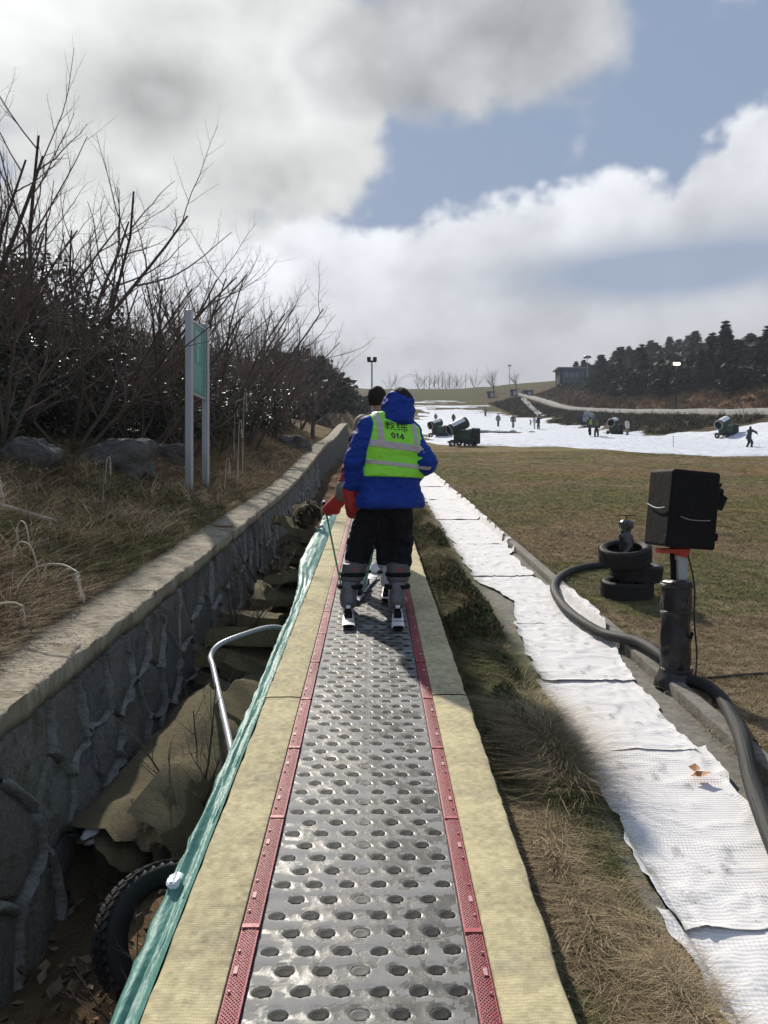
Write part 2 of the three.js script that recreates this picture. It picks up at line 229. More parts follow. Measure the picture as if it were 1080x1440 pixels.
// concrete drain path with kerbs, under the white cloth
const mConcrete = mat([0.27, 0.25, 0.21], 0.92, { map: rep(tGrain, 1, 1), bumpMap: tGrain, bumpScale: 0.006 });
const PATH_H = -0.3;
{
  const Ds = range(-0.5, 40, 0.25), wob = (D, k) => (fbm2(D * 0.8 + k * 30, k, 3) - 0.5) * 0.05;
  const prof = (kind) => sheet(Ds, [0, 1, 2, 3, 4, 5], (D, j) => { const e = wob(D, kind); const P = kind ? [[1.985, -0.36], [1.985 + e * 0.3, PATH_H + 0.07], [2.0, PATH_H + 0.085], [2.075, PATH_H + 0.085], [2.085 + e * 0.4, PATH_H + 0.07], [2.085, -0.36]] : [[1.01, -0.36], [1.015 + e * 0.4, PATH_H + 0.04], [1.025, PATH_H + 0.05], [1.085, PATH_H + 0.05], [1.095 + e * 0.3, PATH_H + 0.04], [1.095, -0.36]]; return [P[j][0], P[j][1] + SLOPE * D + e * 0.2, -D]; }, (D, j) => [D, j * 0.06]);
  const s = struct('concrete_path', sheet(Ds, [1.09, 1.3, 1.5, 1.7, 1.99], (D, x) => [x, PATH_H + SLOPE * D + (fbm2(x * 4, D * 2, 3) - 0.5) * 0.01, -D], (D, x) => [D, x]), mConcrete);
  part('kerb', prof(1), mConcrete, s); part('kerb', prof(0), mConcrete, s);
}

// thin winter haze
scene.fog = new THREE.FogExp2(lin(0.80, 0.86, 0.95), 0.0006);

// ---------------------------------------------------------------- the moving carpet (local frame: -z runs uphill on the slope)
const carpet = thing('magic_carpet', 'long black rubber conveyor lift with red edge strips and khaki side boards', 'conveyor');
carpet.rotation.x = Math.atan(SLOPE);
const kS = Math.hypot(1, SLOPE);   // slope length per metre of D
const mKhaki = mat([0.50, 0.44, 0.25], 0.95, {});
{
  const t = tex(1024, 1024, (x, y) => { const w = Math.sin(x * 6.2832 * 128 + 3 * noise2(x * 40, y * 40, 40, 40)) * 0.5 + Math.sin(y * 6.2832 * 90 + 3 * noise2(x * 30 + 7, y * 30, 30, 30)) * 0.5; const f = fbm2(x * 48, y * 48, 4, 48, 48), c = fbm2(x * 5, y * 5, 5, 5, 5), st = ss(0.58, 0.74, fbm2(x * 8 + 3, y * 8, 5, 8, 8)); return [0.76, 0.75, 0.74].map((v, i) => v + 0.07 * w * (0.5 + f) + 0.5 * (f - 0.5) + 0.36 * (c - 0.5) - st * [0.09, 0.085, 0.05][i]); });
  mKhaki.map = t; mKhaki.bumpMap = t; mKhaki.bumpScale = 0.004; mKhaki.color = lin(0.62, 0.545, 0.325);
}
const ROW = 0.079, PITCH = 0.104, HALF = 0.298, PAD = 0.0265;
{
  // belt tile: 32 rows long; wet patches and paler ones, strongest between rows, with brighter outlines
  const L = 32 * ROW, Wd = 2 * HALF, TW = 512, TH = 2048;
  const q = new Float32Array(TW * TH), pd = new Float32Array(TW * TH);
  for (let j = 0; j < TH; j++) for (let i = 0; i < TW; i++) {
    const x = ((i + 0.5) / TW - 0.5) * Wd, y = (j + 0.5) / TH * L, rw = y / ROW, k0 = Math.round(rw);
    let dmin = 1; for (let k = k0 - 1; k <= k0 + 1; k++) { const five = ((k % 2) + 2) % 2; const off = five ? 0 : 0.5; let c = Math.round(x / PITCH - off) + off; const lim = five ? 2 : 2.5; c = clamp(c, -lim, lim); dmin = Math.min(dmin, Math.hypot(x - c * PITCH, (y - k * ROW) * 1.28)); }
    pd[j * TW + i] = dmin;
    const band = Math.cos((rw - 0.5) * 2 * Math.PI) * 0.5;   // +0.5 midway between rows
    const n = fbm2(x / Wd * 14 + 20, y / L * 100, 4, 0, 100), n2 = fbm2(x / Wd * 5, y / L * 24, 3, 0, 24), n3 = fbm2(x / Wd * 40, y / L * 60, 3, 0, 60);
    q[j * TW + i] = (n - 0.5) * 1.5 + (n2 - 0.5) * 1.1 + band * 0.26 + (n3 - 0.5) * 0.3 + 0.22 * ss(0.22, 0.29, Math.abs(x));
  }
  const colT = tex(TW, TH, (x, y, i, j) => { const v = q[j * TW + i], d = pd[j * TW + i], f = noise2(i * 0.9, j * 0.9), pale = ss(0.06, 0.20, v), edge = Math.exp(-(((v - 0.08) / 0.05) ** 2)) + 0.5 * Math.exp(-(((v + 0.22) / 0.035) ** 2)); const rim = Math.exp(-(((d - PAD - 0.003) / 0.0035) ** 2)); const dk = Math.exp(-(((v + 0.02) / 0.02) ** 2)), a = 0.22 + 0.36 * pale + 0.20 * edge + 0.34 * rim * ss(-0.5, 0.2, v) - 0.12 * dk + 0.12 * (f - 0.5); return [a, a * 0.99, lerp(0.92, 1.0, pale) * a]; });
  const rouT = tex(TW, TH, (x, y, i, j) => { const v = q[j * TW + i], f = noise2(i * 0.7, j * 0.7); return 0.34 + 0.3 * ss(-0.1, 0.25, v) + 0.12 * f; });
  const bmpT = tex(TW, TH, (x, y, i, j) => { const v = q[j * TW + i], d = pd[j * TW + i]; return 0.45 + 0.25 * ss(0.0, 0.10, v) + 0.10 * ss(-0.28, -0.2, v) + 0.3 * Math.exp(-(((d - PAD - 0.004) / 0.004) ** 2)) + 0.06 * (noise2(i * 0.8, j * 0.8) - 0.5); });
  const mBelt = new THREE.MeshPhysicalMaterial({ color: lin(0.33, 0.33, 0.325), map: colT, roughnessMap: rouT, roughness: 1, bumpMap: bmpT, bumpScale: 0.0014, specularIntensity: 0.75, side: THREE.DoubleSide });
  const hB = (x, s) => { const rw = s / ROW, k0 = Math.round(rw); let d = 1; for (let k = k0 - 1; k <= k0 + 1; k++) { const five = ((k % 2) + 2) % 2, off = five ? 0 : 0.5, lim = five ? 2 : 2.5; const c = clamp(Math.round(x / PITCH - off) + off, -lim, lim); d = Math.min(d, Math.hypot(x - c * PITCH, (s - k * ROW) * 1.28)); }
    return -0.004 * ss(PAD + 0.003, PAD - 0.004, d) + 0.0012 * Math.exp(-(((d - PAD - 0.004) / 0.004) ** 2)) + 0.0008 * Math.cos((rw - 0.5) * 2 * Math.PI) + (fbm2(x * 22, s * 22, 2) - 0.5) * 0.002 + (fbm2(x * 5, s * 4, 2) - 0.5) * 0.005; };
  const xs = range(-HALF - 0.015, HALF + 0.015, 0.0105);
  const mk = (a, b, st) => sheet(range(a, b, st), xs, (s, x) => [x, hB(x, s) - 0.012, -s], (s, x) => [(x + HALF) / Wd, s / L]);
  const belt = part('belt', merged([mk(0.9, 7.4, 0.0105), mk(7.4, 13, 0.02), mk(13, 46, 0.08)].map((g) => g)), mBelt, carpet);
  // grip pads in their dimples
  const hatch = tex(128, 128, (x, y) => { const a = (x + y * 0.8) * 6.5, b = (y) * 9; const q = (Math.abs((a % 1) - 0.5) < 0.39 ? 1 : 0), w = (Math.abs((b % 1) - 0.5) < 0.33 ? 1 : 0); return q ? (w ? 0.015 : 0.04) : w ? 0.10 : 0.9; });
  const mPad = new THREE.MeshPhysicalMaterial({ color: lin(0.20, 0.205, 0.21), map: hatch, roughness: 0.55, specularIntensity: 0.2, bumpMap: hatch, bumpScale: 0.003, side: THREE.DoubleSide });
  const mPadW = mat([0.42, 0.42, 0.41], 0.6, { map: hatch, bumpMap: hatch, bumpScale: 0.002 });
  const padGeo = (() => { const N = 14, rings = [[0, -0.0022], [0.6, -0.0016], [0.92, 0], [1.06, -0.004]], pos = [], uv = [], idx = []; pos.push(0, rings[0][1], 0); uv.push(0.5, 0.5);
    for (let k = 1; k < rings.length; k++) for (let i = 0; i < N; i++) { const a = i / N * 6.2832, r = rings[k][0] * PAD; pos.push(Math.cos(a) * r * 1.06, rings[k][1], Math.sin(a) * r * 0.78); uv.push(0.5 + 0.5 * Math.cos(a) * rings[k][0] * 0.95, 0.5 + 0.5 * Math.sin(a) * rings[k][0] * 0.95); }
    for (let i = 0; i < N; i++) { idx.push(0, 1 + (i + 1) % N, 1 + i); for (let k = 0; k < 2; k++) { const a = 1 + k * N + i, b = 1 + k * N + (i + 1) % N; idx.push(a, b, a + N, b, b + N, a + N); } }
    const g = bg(pos, idx); g.setAttribute('uv', new THREE.Float32BufferAttribute(uv, 2)); return g; })();
  let count = 0; const far = [], r = rng(9);
  for (let k = 13; k < 170; k++) { const five = k % 2, n = five ? 5 : 6; for (let c = 0; c < n; c++) { const x = (c - (n - 1) / 2) * PITCH, s = k * ROW, white = five && c === 2;
    const y = hB(x, s) - 0.012 + 0.0042;
    if (count < 300 && s > 1.55) { const p = part('grip_pad', padGeo, white ? mPadW : mPad, belt); p.position.set(x, y, -s); p.rotation.y = (r() - 0.5) * 0.2; count++; }
    else { const g = padGeo.clone(); g.translate(x, y, -s); far.push(g); } } }
  const fp = part('grip_pads', merged(far), mPad, belt); fp.userData.kind = 'stuff';

  // red perforated edge strips in overlapping lengths, with rivets
  const mesh = tex(256, 512, (x, y) => { if (x < 0.1 || x > 0.93) return 1; const a = (x * 5 + y * 10), b = (x * 5 - y * 10); const fa = Math.abs((a % 1 + 1) % 1 - 0.5), fb = Math.abs((b % 1 + 1) % 1 - 0.5); return (fa < 0.31 && fb < 0.31) ? 0 : 1; });
  const mRed = mat([0.42, 0.045, 0.07], 0.5, { alphaMap: mesh, alphaTest: 0.5, bumpMap: tFine, bumpScale: 0.0015 }), mRedLap = mat([0.40, 0.052, 0.07], 0.55, { bumpMap: tFine, bumpScale: 0.002 }), mRivet = mat([0.45, 0.2, 0.2], 0.5), mUnder = mat([0.035, 0.012, 0.014], 0.8), mSlot = mat([0.48, 0.24, 0.25], 0.6);
  const mReds = [[0.40, 0.042, 0.065], [0.45, 0.065, 0.085], [0.36, 0.036, 0.055]].map((c) => mat(c, 0.55, { alphaMap: mesh, alphaTest: 0.5, map: tGrain, bumpMap: tFine, bumpScale: 0.0015 })); for (const m of mReds) m.color.multiplyScalar(1.4);
  const rivetG = new THREE.CylinderGeometry(0.0035, 0.005, 0.003, 8), W = 0.052;
  for (const side of [-1, 1]) {
    part('strip_backing', box(0.064, 0.01, 45, side * 0.331, -0.012, -23.4, 0), mUnder, carpet);
    let s = 1.0, n = 0;
    while (s < 24) { const Ln = 0.62 + 0.03 * r(), g = sheet(range(s, s + Ln - 0.002, 0.1), [0, 0.2, 0.5, 0.8, 1], (d, t) => [side * (0.302 + W * t), 0.001 + 0.0025 * Math.sin(t * Math.PI) + (fbm2(d * 6, t + side * 5, 2) - 0.5) * 0.004 - (n % 2) * 0.0006, -d], (d, t) => [t, d / 0.116]);
      const st = part('edge_strip', g, mReds[(n + (side > 0 ? 1 : 0)) % 3], carpet);
      if (s < 9) { part('lap_joint', box(W, 0.0018, 0.018, side * (0.302 + W / 2), 0.0055, -(s + 0.01), 0.001), mRedLap, st);
        for (let k = 0; k < 4; k++) { const m = part('rivet', rivetG, mRivet, st); m.position.set(side * (0.302 + W * 0.78), 0.0065, -(s + 0.08 + k * 0.155)); }
        part('slot_plate', box(0.012, 0.0015, 0.03, side * (0.302 + W * 0.72), 0.0052, -(s + 0.16), 0.0006), mSlot, st); part('slot_plate', box(0.012, 0.0015, 0.03, side * (0.302 + W * 0.72), 0.0052, -(s + 0.47), 0.0006), mSlot, st); }
      s += Ln; n++; }
  }
  // khaki side boards
  for (const side of [-1, 1]) { let s = side < 0 ? -0.75 : -0.72; const cuts = [-0.75, 1.72, 4.17, 6.55, 8.98, 11.4, 13.8, 16.2, 18.7, 21.1, 26, 31, 36, 41, 46];
    for (let k = 1; k < cuts.length - 1; k++) { const a = cuts[k] * kS + (side > 0 ? 0.03 : 0) - (k === 1 ? 0.9 : 0), b = cuts[k + 1] * kS + (side > 0 ? 0.03 : 0) - 0.006; const x0 = 0.358, x1 = side < 0 ? 0.548 : 0.545;
      const P = [[x0, -0.045], [x0, -0.006], [x0 + 0.004, 0.001], [x0 + 0.05, 0.003], [(x0 + x1) / 2, 0.004], [x1 - 0.03, 0.003], [x1 - 0.008, 0], [x1, -0.009], [x1, -0.05]];
      const dy = 0.0035 * (k % 3), g = sheet(range(a, b, 0.06), P.map((_, i) => i), (d, i) => { const e = i >= 6 ? (fbm2(d * 14, side * 9, 3) - 0.5) * 0.016 : (fbm2(d * 2, i, 2) - 0.5) * 0.003; return [side * (P[i][0] + (i >= 6 ? e : 0)), P[i][1] + dy + (i < 6 ? e : 0), -d]; }, (d, i) => [(P[i][0] + (i === 0 ? -0.04 : i === 8 ? 0.04 : 0)) / 1.0 + side * 0.37 + k * 0.21, d / 1.0]);
      const bd = part('side_board', g, mKhaki, carpet);
      if (side > 0 && k < 4) for (let d = a + 0.12; d < b; d += 0.16 + 0.02 * r()) { const bo = part('bolt', new THREE.SphereGeometry(0.006, 8, 5), mUnder, bd); bo.position.set(x1 + 0.001, -0.004, -d); } } }
  // frame and legs under the boards
  const mSteel = mat([0.09, 0.095, 0.10], 0.7, { metalness: 0.3 });
  for (const side of [-1, 1]) part('frame_rail', box(0.05, 0.16, 45, side * 0.49, -0.135, -22.6, 0.004), mSteel, carpet);
  for (let s = 1.2; s < 30; s += 2.4) for (const side of [-1, 1]) part('frame_leg', box(0.06, 0.3, 0.06, side * 0.47, -0.33, -s, 0.004), mSteel, carpet);
  part('bed', box(0.9, 0.05, 45, 0, -0.10, -22.6, 0), mSteel, carpet);
}

// ---------------------------------------------------------------- green sheeting down the left flank
const mTarp = new THREE.MeshPhysicalMaterial({ color: lin(0.095, 0.255, 0.215), roughness: 0.55, specularIntensity: 0.6, transmission: 0.12, thickness: 0, side: THREE.DoubleSide, bumpMap: tFine, bumpScale: 0.004 });
{
  const Ds = range(0.9, 13.2, 0.045), ts = range(0, 1, 0.03);
  const far = (D) => ss(6.6, 8.2, D) * ss(13.4, 12.2, D);
  const g = sheet(Ds, ts, (D, t) => {
    const w = 0.062 + 0.03 * (fbm2(D * 0.9, 3, 3) - 0.5) + far(D) * 0.10, fold = (fbm2(D * 2.4, t * 2, 3) - 0.5), rip = Math.abs(fbm2(D * 1.1 + 4, t * 14, 3) - 0.5) * 2, cross = Math.abs(fbm2(D * 7, t * 3, 3) - 0.5) * 2;
    let x, h; const k = t * 3;
    if (k < 1) { x = -0.549 - w * k; h = 0.003 - 0.006 * k - 0.012 * Math.sin(k * 3.14) + far(D) * 0.06 * Math.sin(k * 2.2); }
    else if (k < 1.4) { const a = (k - 1) / 0.4 * 1.6; x = -0.549 - w - 0.018 * Math.sin(a); h = -0.003 - 0.018 * (1 - Math.cos(a)) + far(D) * 0.048; }
    else { const q = (k - 1.4) / 1.6; x = -0.567 - w + q * 0.03 - far(D) * 0.06 * q; h = -0.022 - q * 0.56 + far(D) * 0.048 * (1 - q); }
    const e = ss(0.02, 0.12, t); x += fold * 0.07 * ss(0.3, 0.6, t) - cross * 0.02 * ss(0.3, 0.45, t) - 0.012 * fold * e; h += (rip - 0.35) * 0.03 * e * ss(0.5, 0.3, t) + (cross - 0.35) * 0.012 * e * ss(0.5, 0.3, t);
    return [Math.min(x, -0.549), h + SLOPE * D, -D];
  }, (D, t) => [D, t * 0.8]);
  const tarp = thing('green_sheeting', 'pale green plastic sheeting bunched along the edge of the conveyor', 'tarpaulin'); part('sheet', g, mTarp, tarp);
  // a loose dark flap pulled out over the ditch
  const mFlap = mTarp;
  const fg = sheet(range(2.45, 4.15, 0.04), range(0, 1, 0.05), (D, t) => { const e = Math.sin(Math.PI * clamp((D - 2.45) / 1.7)) ** 0.6, f = fbm2(D * 5, t * 3, 3) - 0.5; return [-0.57 - 0.005 - 0.055 * t - 0.14 * e * t * (1 - 0.15 * t) + f * 0.04, -0.02 - 0.40 * Math.pow(t, 1.6) + f * 0.05 + SLOPE * D, -D]; }, (D, t) => [D, t]);
  part('loose_flap', fg, mFlap, tarp);
}

// ---------------------------------------------------------------- rubble retaining wall with a concrete coping
{
  const wall = thing('retaining_wall', 'grey rubble stone retaining wall with raised mortar joints and concrete coping', 'wall');
  const tConc = tex(1024, 1024, (x, y) => { const f = fbm2(x * 5, y * 5, 6, 5, 5), g = fbm2(x * 40, y * 40, 4, 40, 40), c = Math.abs(fbm2(x * 3 + 0.2 * f, y * 3, 5, 3, 3) - 0.5), st = ss(0.58, 0.72, fbm2(x * 9, y * 9, 5, 9, 9)); return [0.80, 0.80, 0.80].map((v, i) => v + 0.5 * (f - 0.5) + 0.4 * (g - 0.5) - 0.25 * ss(0.006, 0.0, c) - st * [0.22, 0.25, 0.30][i] - 0.35 * ss(0.74, 0.8, noise2(x * 180, y * 180, 180, 180)) * ss(0.4, 0.6, f)); });
  const mCope = mat([0.39, 0.335, 0.245], 0.95, { map: rep(tConc, 0.7, 0.7), bumpMap: rep(tConc, 0.7, 0.7), bumpScale: 0.02 });
  const mCore = mat([0.17, 0.165, 0.155], 0.95, { map: rep(tGrain, 1, 1), bumpMap: tGrain, bumpScale: 0.02 });
  const mStone = [[0.24, 0.23, 0.21], [0.20, 0.195, 0.185], [0.29, 0.275, 0.25], [0.23, 0.20, 0.165], [0.26, 0.24, 0.20]].map((c) => mat(c, 0.9, { map: tConc, bumpMap: rep(tGrain, 2, 2), bumpScale: 0.05 }));
  const mMortar = mat([0.50, 0.49, 0.455], 0.95, { map: rep(tGrain, 2, 2), bumpMap: rep(tGrain, 5, 5), bumpScale: 0.02 });
  // coping in lengths
  const cuts = [-1.2, 2.55, 5.9, 9.15, 12.3, 15.4, 18.5, 21.7, 25, 30, 36, 44, 50];
  for (let k = 0; k < cuts.length - 1; k++) {
    const P = [[WALL_OUT, -0.14], [WALL_OUT, -0.02], [WALL_OUT + 0.015, 0], [-1.95, 0.008], [-1.82, 0.012], [-1.70, 0.006], [WALL_IN + 0.028, 0.0], [WALL_IN + 0.045, -0.012], [WALL_IN + 0.045, -0.075], [WALL_IN + 0.03, -0.13], [WALL_IN - 0.08, -0.14]];
    const g = sheet(range(cuts[k] + 0.008, cuts[k + 1] - 0.008, cuts[k] > 12 ? 0.3 : 0.06), P.map((_, i) => i), (D, i) => { const rough = i >= 6 && i <= 9 ? (fbm2(D * 7, i * 0.7, 4) - 0.5) * 0.075 : i <= 2 ? (fbm2(D * 3 + 50, 1, 3) - 0.5) * 0.06 : 0; return [P[i][0] + rough, hWall(D) + P[i][1] + (i > 1 && i < 8 ? (fbm2(D * 2.6, P[i][0] * 7, 3) - 0.5) * 0.02 : 0) + SLOPE * D, -D]; }, (D, i) => [P[i][0], D]);
    part('coping_slab', g, mCope, wall);
  }
  const faceX = (t) => WALL_IN + 0.02 + 0.15 * t;   // t metres below the coping, battered
  const T = 1.32;
  part('wall_core', sheet(range(-1.2, 50, 0.4), [0, 0.5, 1, 1.6], (D, t) => [faceX(t) - 0.012, hWall(D) - 0.12 - t + SLOPE * D, -D], (D, t) => [D, t]), mCore, wall);
  const rnd = rng(41), seeds = [], cs = 0.43, ct = 0.36;
  for (let i = 0; i < 52; i++) for (let j = 0; j < 4; j++) seeds.push([0.6 + (i + (j % 2) * 0.5 + (rnd() - 0.5) * 0.75) * cs, (j + 0.5 + (rnd() - 0.5) * 0.7) * ct]);
  const P3 = (s, t, out) => [faceX(t) + out, hWall(s) - 0.12 - t + SLOPE * s, -s];
  const ribs = []; let ns = 0;
  const ribbon = (a, b, w, hgt, n) => { const L = Math.hypot(b[0] - a[0], b[1] - a[1]), dx = (b[0] - a[0]) / L, dy = (b[1] - a[1]) / L, k1 = rnd() * 50; const cr = [[-1, -0.012], [-0.6, hgt * 0.75], [0, hgt], [0.6, hgt * 0.75], [1, -0.012]];
    ribs.push(sheet(range(0, n, 1), cr.map((_, i) => i), (i, j) => { const f = i / n, wob = (noise2(f * 3 + k1, 2) - 0.5) * 0.07, ww = w * (0.45 + 1.0 * noise2(f * 5 + k1, 9)); const s = lerp(a[0], b[0], f) - dy * (cr[j][0] * ww + wob), t = clamp(lerp(a[1], b[1], f) + dx * (cr[j][0] * ww + wob), 0, T + 0.1); return P3(s, t, cr[j][1] * (0.6 + 0.8 * noise2(f * 7 + k1, j * 0.7)) ); }, (i, j) => [i * 0.05, j * 0.02])); };
  for (let i = 0; i < seeds.length; i++) {
    const [sx, sy] = seeds[i]; let poly = [[sx - 0.6, Math.max(0.01, sy - 0.6)], [sx + 0.6, Math.max(0.01, sy - 0.6)], [sx + 0.6, Math.min(T, sy + 0.6)], [sx - 0.6, Math.min(T, sy + 0.6)]]; const own = [-1, -1, -1, -1]; let tags = own.slice();
    for (let j = 0; j < seeds.length; j++) { if (j === i) continue; const [ox, oy] = seeds[j]; if (Math.abs(ox - sx) > 1.3 || Math.abs(oy - sy) > 1.3) continue; const mx = (sx + ox) / 2, my = (sy + oy) / 2, nx = ox - sx, ny = oy - sy; const side = (p) => (p[0] - mx) * nx + (p[1] - my) * ny; const np = [], nt = [];
      for (let k = 0; k < poly.length; k++) { const a = poly[k], b = poly[(k + 1) % poly.length], da = side(a), db = side(b); if (da <= 0) { np.push(a); nt.push(db > 0 && false ? j : tags[k]); } if ((da <= 0) !== (db <= 0)) { const f = da / (da - db); np.push([lerp(a[0], b[0], f), lerp(a[1], b[1], f)]); nt.push(da <= 0 ? j : tags[k]); } }
      poly = np; tags = nt; if (poly.length < 3) break; }
    if (poly.length < 3) continue;
    for (let k = 0; k < poly.length; k++) if (tags[k] > i) { const a = poly[k], b = poly[(k + 1) % poly.length]; if (Math.hypot(a[0] - b[0], a[1] - b[1]) > 0.08 && rnd() < 0.85) ribbon(a, b, 0.021, 0.045, a[0] < 9 ? 10 : 4); }
    if (sx > 22) continue;
    const N = poly.length, pos = [], uv = [], idx = [], bulge = 0.010 + rnd() * 0.016, tilt = (rnd() - 0.5) * 0.05;
    const lv = [[0.93, -0.01], [0.86, bulge * 0.7], [0.45, bulge]];
    const ring = []; for (let k = 0; k < N; k++) { const a = poly[k], b = poly[(k + 1) % N]; ring.push(a, [(a[0] + b[0]) / 2 + (rnd() - 0.5) * 0.02, (a[1] + b[1]) / 2 + (rnd() - 0.5) * 0.02]); }
    const M = ring.length; for (const [sc, o] of lv) for (const p of ring) { const s = sx + (p[0] - sx) * sc, t = clamp(sy + (p[1] - sy) * sc, 0.01, T); pos.push(...P3(s, t, o + (o > 0 ? (noise2(s * 9, t * 9) - 0.5) * 0.03 + tilt * (p[0] - sx) : 0))); uv.push(s, t); }
    pos.push(...P3(sx, sy, bulge + 0.004)); uv.push(sx, sy); for (let L = 0; L < 2; L++) for (let k = 0; k < M; k++) { const a = L * M + k, b = L * M + (k + 1) % M; idx.push(a, b, a + M, b, b + M, a + M); } for (let k = 0; k < M; k++) idx.push(2 * M + k, 2 * M + (k + 1) % M, 3 * M);
    const g = bg(pos, idx); g.setAttribute('uv', new THREE.Float32BufferAttribute(uv, 2)); part('stone', g, mStone[Math.floor(rnd() * 5)], wall);
  }
  part('mortar_joints', merged(ribs), mMortar, wall);
}

// ---------------------------------------------------------------- things lying in the ditch
function lump(w, h, d, seed, amp = 0.35, freq = 1.6, seg = 36) { const g = new THREE.SphereGeometry(1, seg, Math.round(seg * 0.7)); const p = g.attributes.position; for (let i = 0; i < p.count; i++) { const x = p.getX(i), y = p.getY(i), z = p.getZ(i); const sq = 1 / Math.max(0.78, Math.cbrt(Math.abs(x) ** 3 + Math.abs(y) ** 3 + Math.abs(z) ** 3)); const f = sq * (1 - amp / 2 + amp * fbm3(x * freq + seed * 7, y * freq, z * freq, 3)) + 0.05 * (fbm3(x * 7 + seed, y * 7, z * 7, 3) - 0.5); p.setXYZ(i, x * w * f, y * h * f, z * d * f); } g.computeVertexNormals(); return g; }
const mMat = mat([0.27, 0.225, 0.115], 0.95, { map: mKhaki.map, bumpMap: rep(tGrain, 4, 4), bumpScale: 0.03 });
function matRoll(len, rad, seed, pos, rot, label) { const mm = mMat;   // an old length of side matting rolled and slumped
  const t = thing('matting_roll', label, 'matting', pos, 0); t.rotation.set(...rot);
  const turns = 3.2, g = sheet(range(0, 1, 0.04), range(0, 1, 0.012), (a, b) => { const th = b * turns * 6.2832, r = rad * (0.24 + 0.76 * b) * (1 + 0.34 * (fbm3(a * 3 + seed * 5, Math.cos(th), Math.sin(th), 3) - 0.5) * 2), sag = 1 - 0.18 * (Math.sin(th) < 0 ? 1 : 0); const z = (a - 0.5) * len + (fbm3(Math.cos(th) * 1.3 + seed, Math.sin(th) * 1.3, b * 3, 3) - 0.5) * 0.45 + (fbm3(Math.cos(th) * 5 + seed, Math.sin(th) * 5, b * 9, 3) - 0.5) * 0.15; return [Math.cos(th) * r * 1.12, Math.sin(th) * r * sag + (fbm3(a * 6, b * 9, seed, 3) - 0.5) * 0.12, z]; }, (a, b) => [a * len * 2, b * 6]);
  part('rolled_mat', g, mm, t); part('core', rod([0, 0, -len * 0.46], [0, 0, len * 0.46], rad * 0.26, rad * 0.26, 12), mm, t); return t;
}
matRoll(2.3, 0.33, 1, at(-1.18, 4.95, 0.13), [SLOPE, -0.10, 0], 'long slumped roll of old khaki matting at the foot of the stone wall');
// old matting cut into slabs and thrown down in heaps
function matStack(pos, turn, n, w, label) { const t = thing('matting_heap', label, 'matting', pos, turn), r = rng(Math.round(pos[2] * -100)); let y = -0.05; for (let i = 0; i < n; i++) { const W = w * (0.8 + 0.35 * r()), D = w * (0.65 + 0.4 * r()), T = 0.07 + 0.07 * r(), g = new THREE.BoxGeometry(W, T, D, 14, 2, 12), p = g.attributes.position, k = r() * 40, bend = 0.15 + 0.35 * r(); for (let q = 0; q < p.count; q++) { const x = p.getX(q), yy = p.getY(q), z = p.getZ(q), e = 1 + 0.35 * (fbm2(Math.atan2(z, x) * 1.6 + k, 2, 3) - 0.5); p.setXYZ(q, x * e, yy + (fbm3(x * 4 + k, yy * 9, z * 4, 3) - 0.5) * 0.12 - bend * x * x, z * e); } const m = toCreasedNormals(boxUV(new THREE.BufferGeometry().copy(g).toNonIndexed()), 0.6); m.rotateZ((r() - 0.5) * 0.7); m.rotateX((r() - 0.5) * 0.5 + 0.15); m.rotateY(r() * 3); m.translate((r() - 0.5) * 0.2, y + T, (r() - 0.5) * 0.2); y += T * 0.95; part('mat_slab', m, mMat, t); } return t; }
matStack(at(-1.02, 6.55, 0.0), 0.4, 4, 0.72, 'heap of khaki matting slabs in the ditch behind the grey pipe');
matStack(at(-1.15, 7.6, 0.0), 1.2, 3, 0.6, 'low heap of khaki matting slabs against the foot of the stone wall');
matStack(at(-0.93, 8.5, 0.05), 0.9, 4, 0.62, 'heap of khaki matting slabs leaning against the green sheeting');
matRoll(0.42, 0.2, 4, at(-0.92, 10.7, 0.78), [0.3, 0.25, 0.1], 'small bale of khaki matting propped high near the folded end of the sheeting');
matStack(at(-0.95, 10.9, 0.05), 0.3, 6, 0.6, 'tall heap of matting slabs under the small propped bale');
// tyre maker: carcass by lathe, tread blocks and bead as pieces
const mTyre = cloth([0.020, 0.020, 0.021], 0.7, 0.5, { bumpMap: tFine, bumpScale: 0.002 }), mTread = cloth([0.028, 0.027, 0.027], 0.8, 0.5, { bumpMap: tFine, bumpScale: 0.003 });
function tyreParts(t, R = 0.3, w = 0.19) {
  const rim = R * 0.64, P = [[rim, -w * 0.34], [rim + 0.012, -w * 0.40], [rim + 0.03, -w * 0.46], [R * 0.86, -w * 0.52], [R * 0.95, -w * 0.46], [R * 0.985, -w * 0.36], [R, 0], [R * 0.985, w * 0.36], [R * 0.95, w * 0.46], [R * 0.86, w * 0.52], [rim + 0.03, w * 0.46], [rim + 0.012, w * 0.40], [rim, w * 0.34], [rim + 0.02, w * 0.33], [R * 0.84, w * 0.42], [R * 0.945, w * 0.3], [R * 0.955, 0], [R * 0.945, -w * 0.3], [R * 0.84, -w * 0.42], [rim + 0.02, -w * 0.33], [rim, -w * 0.34]];
  part('carcass', new THREE.LatheGeometry(P.map(([x, y]) => new THREE.Vector2(x, y)), 48), mTyre, t);
  const bl = []; for (let i = 0; i < 44; i++) for (let j = -1; j <= 1; j++) { const g = box(j ? 0.012 : 0.014, j ? w * 0.26 : w * 0.22, R * 0.09, 0, 0, 0, 0.002); g.rotateX(j * 0.35); g.translate(R * (j ? 0.993 : 1.0), j * w * 0.29, 0); g.rotateY((i + (j ? 0 : 0.5)) / 44 * 6.2832); bl.push(g); }
  part('tread', merged(bl), mTread, t);
}
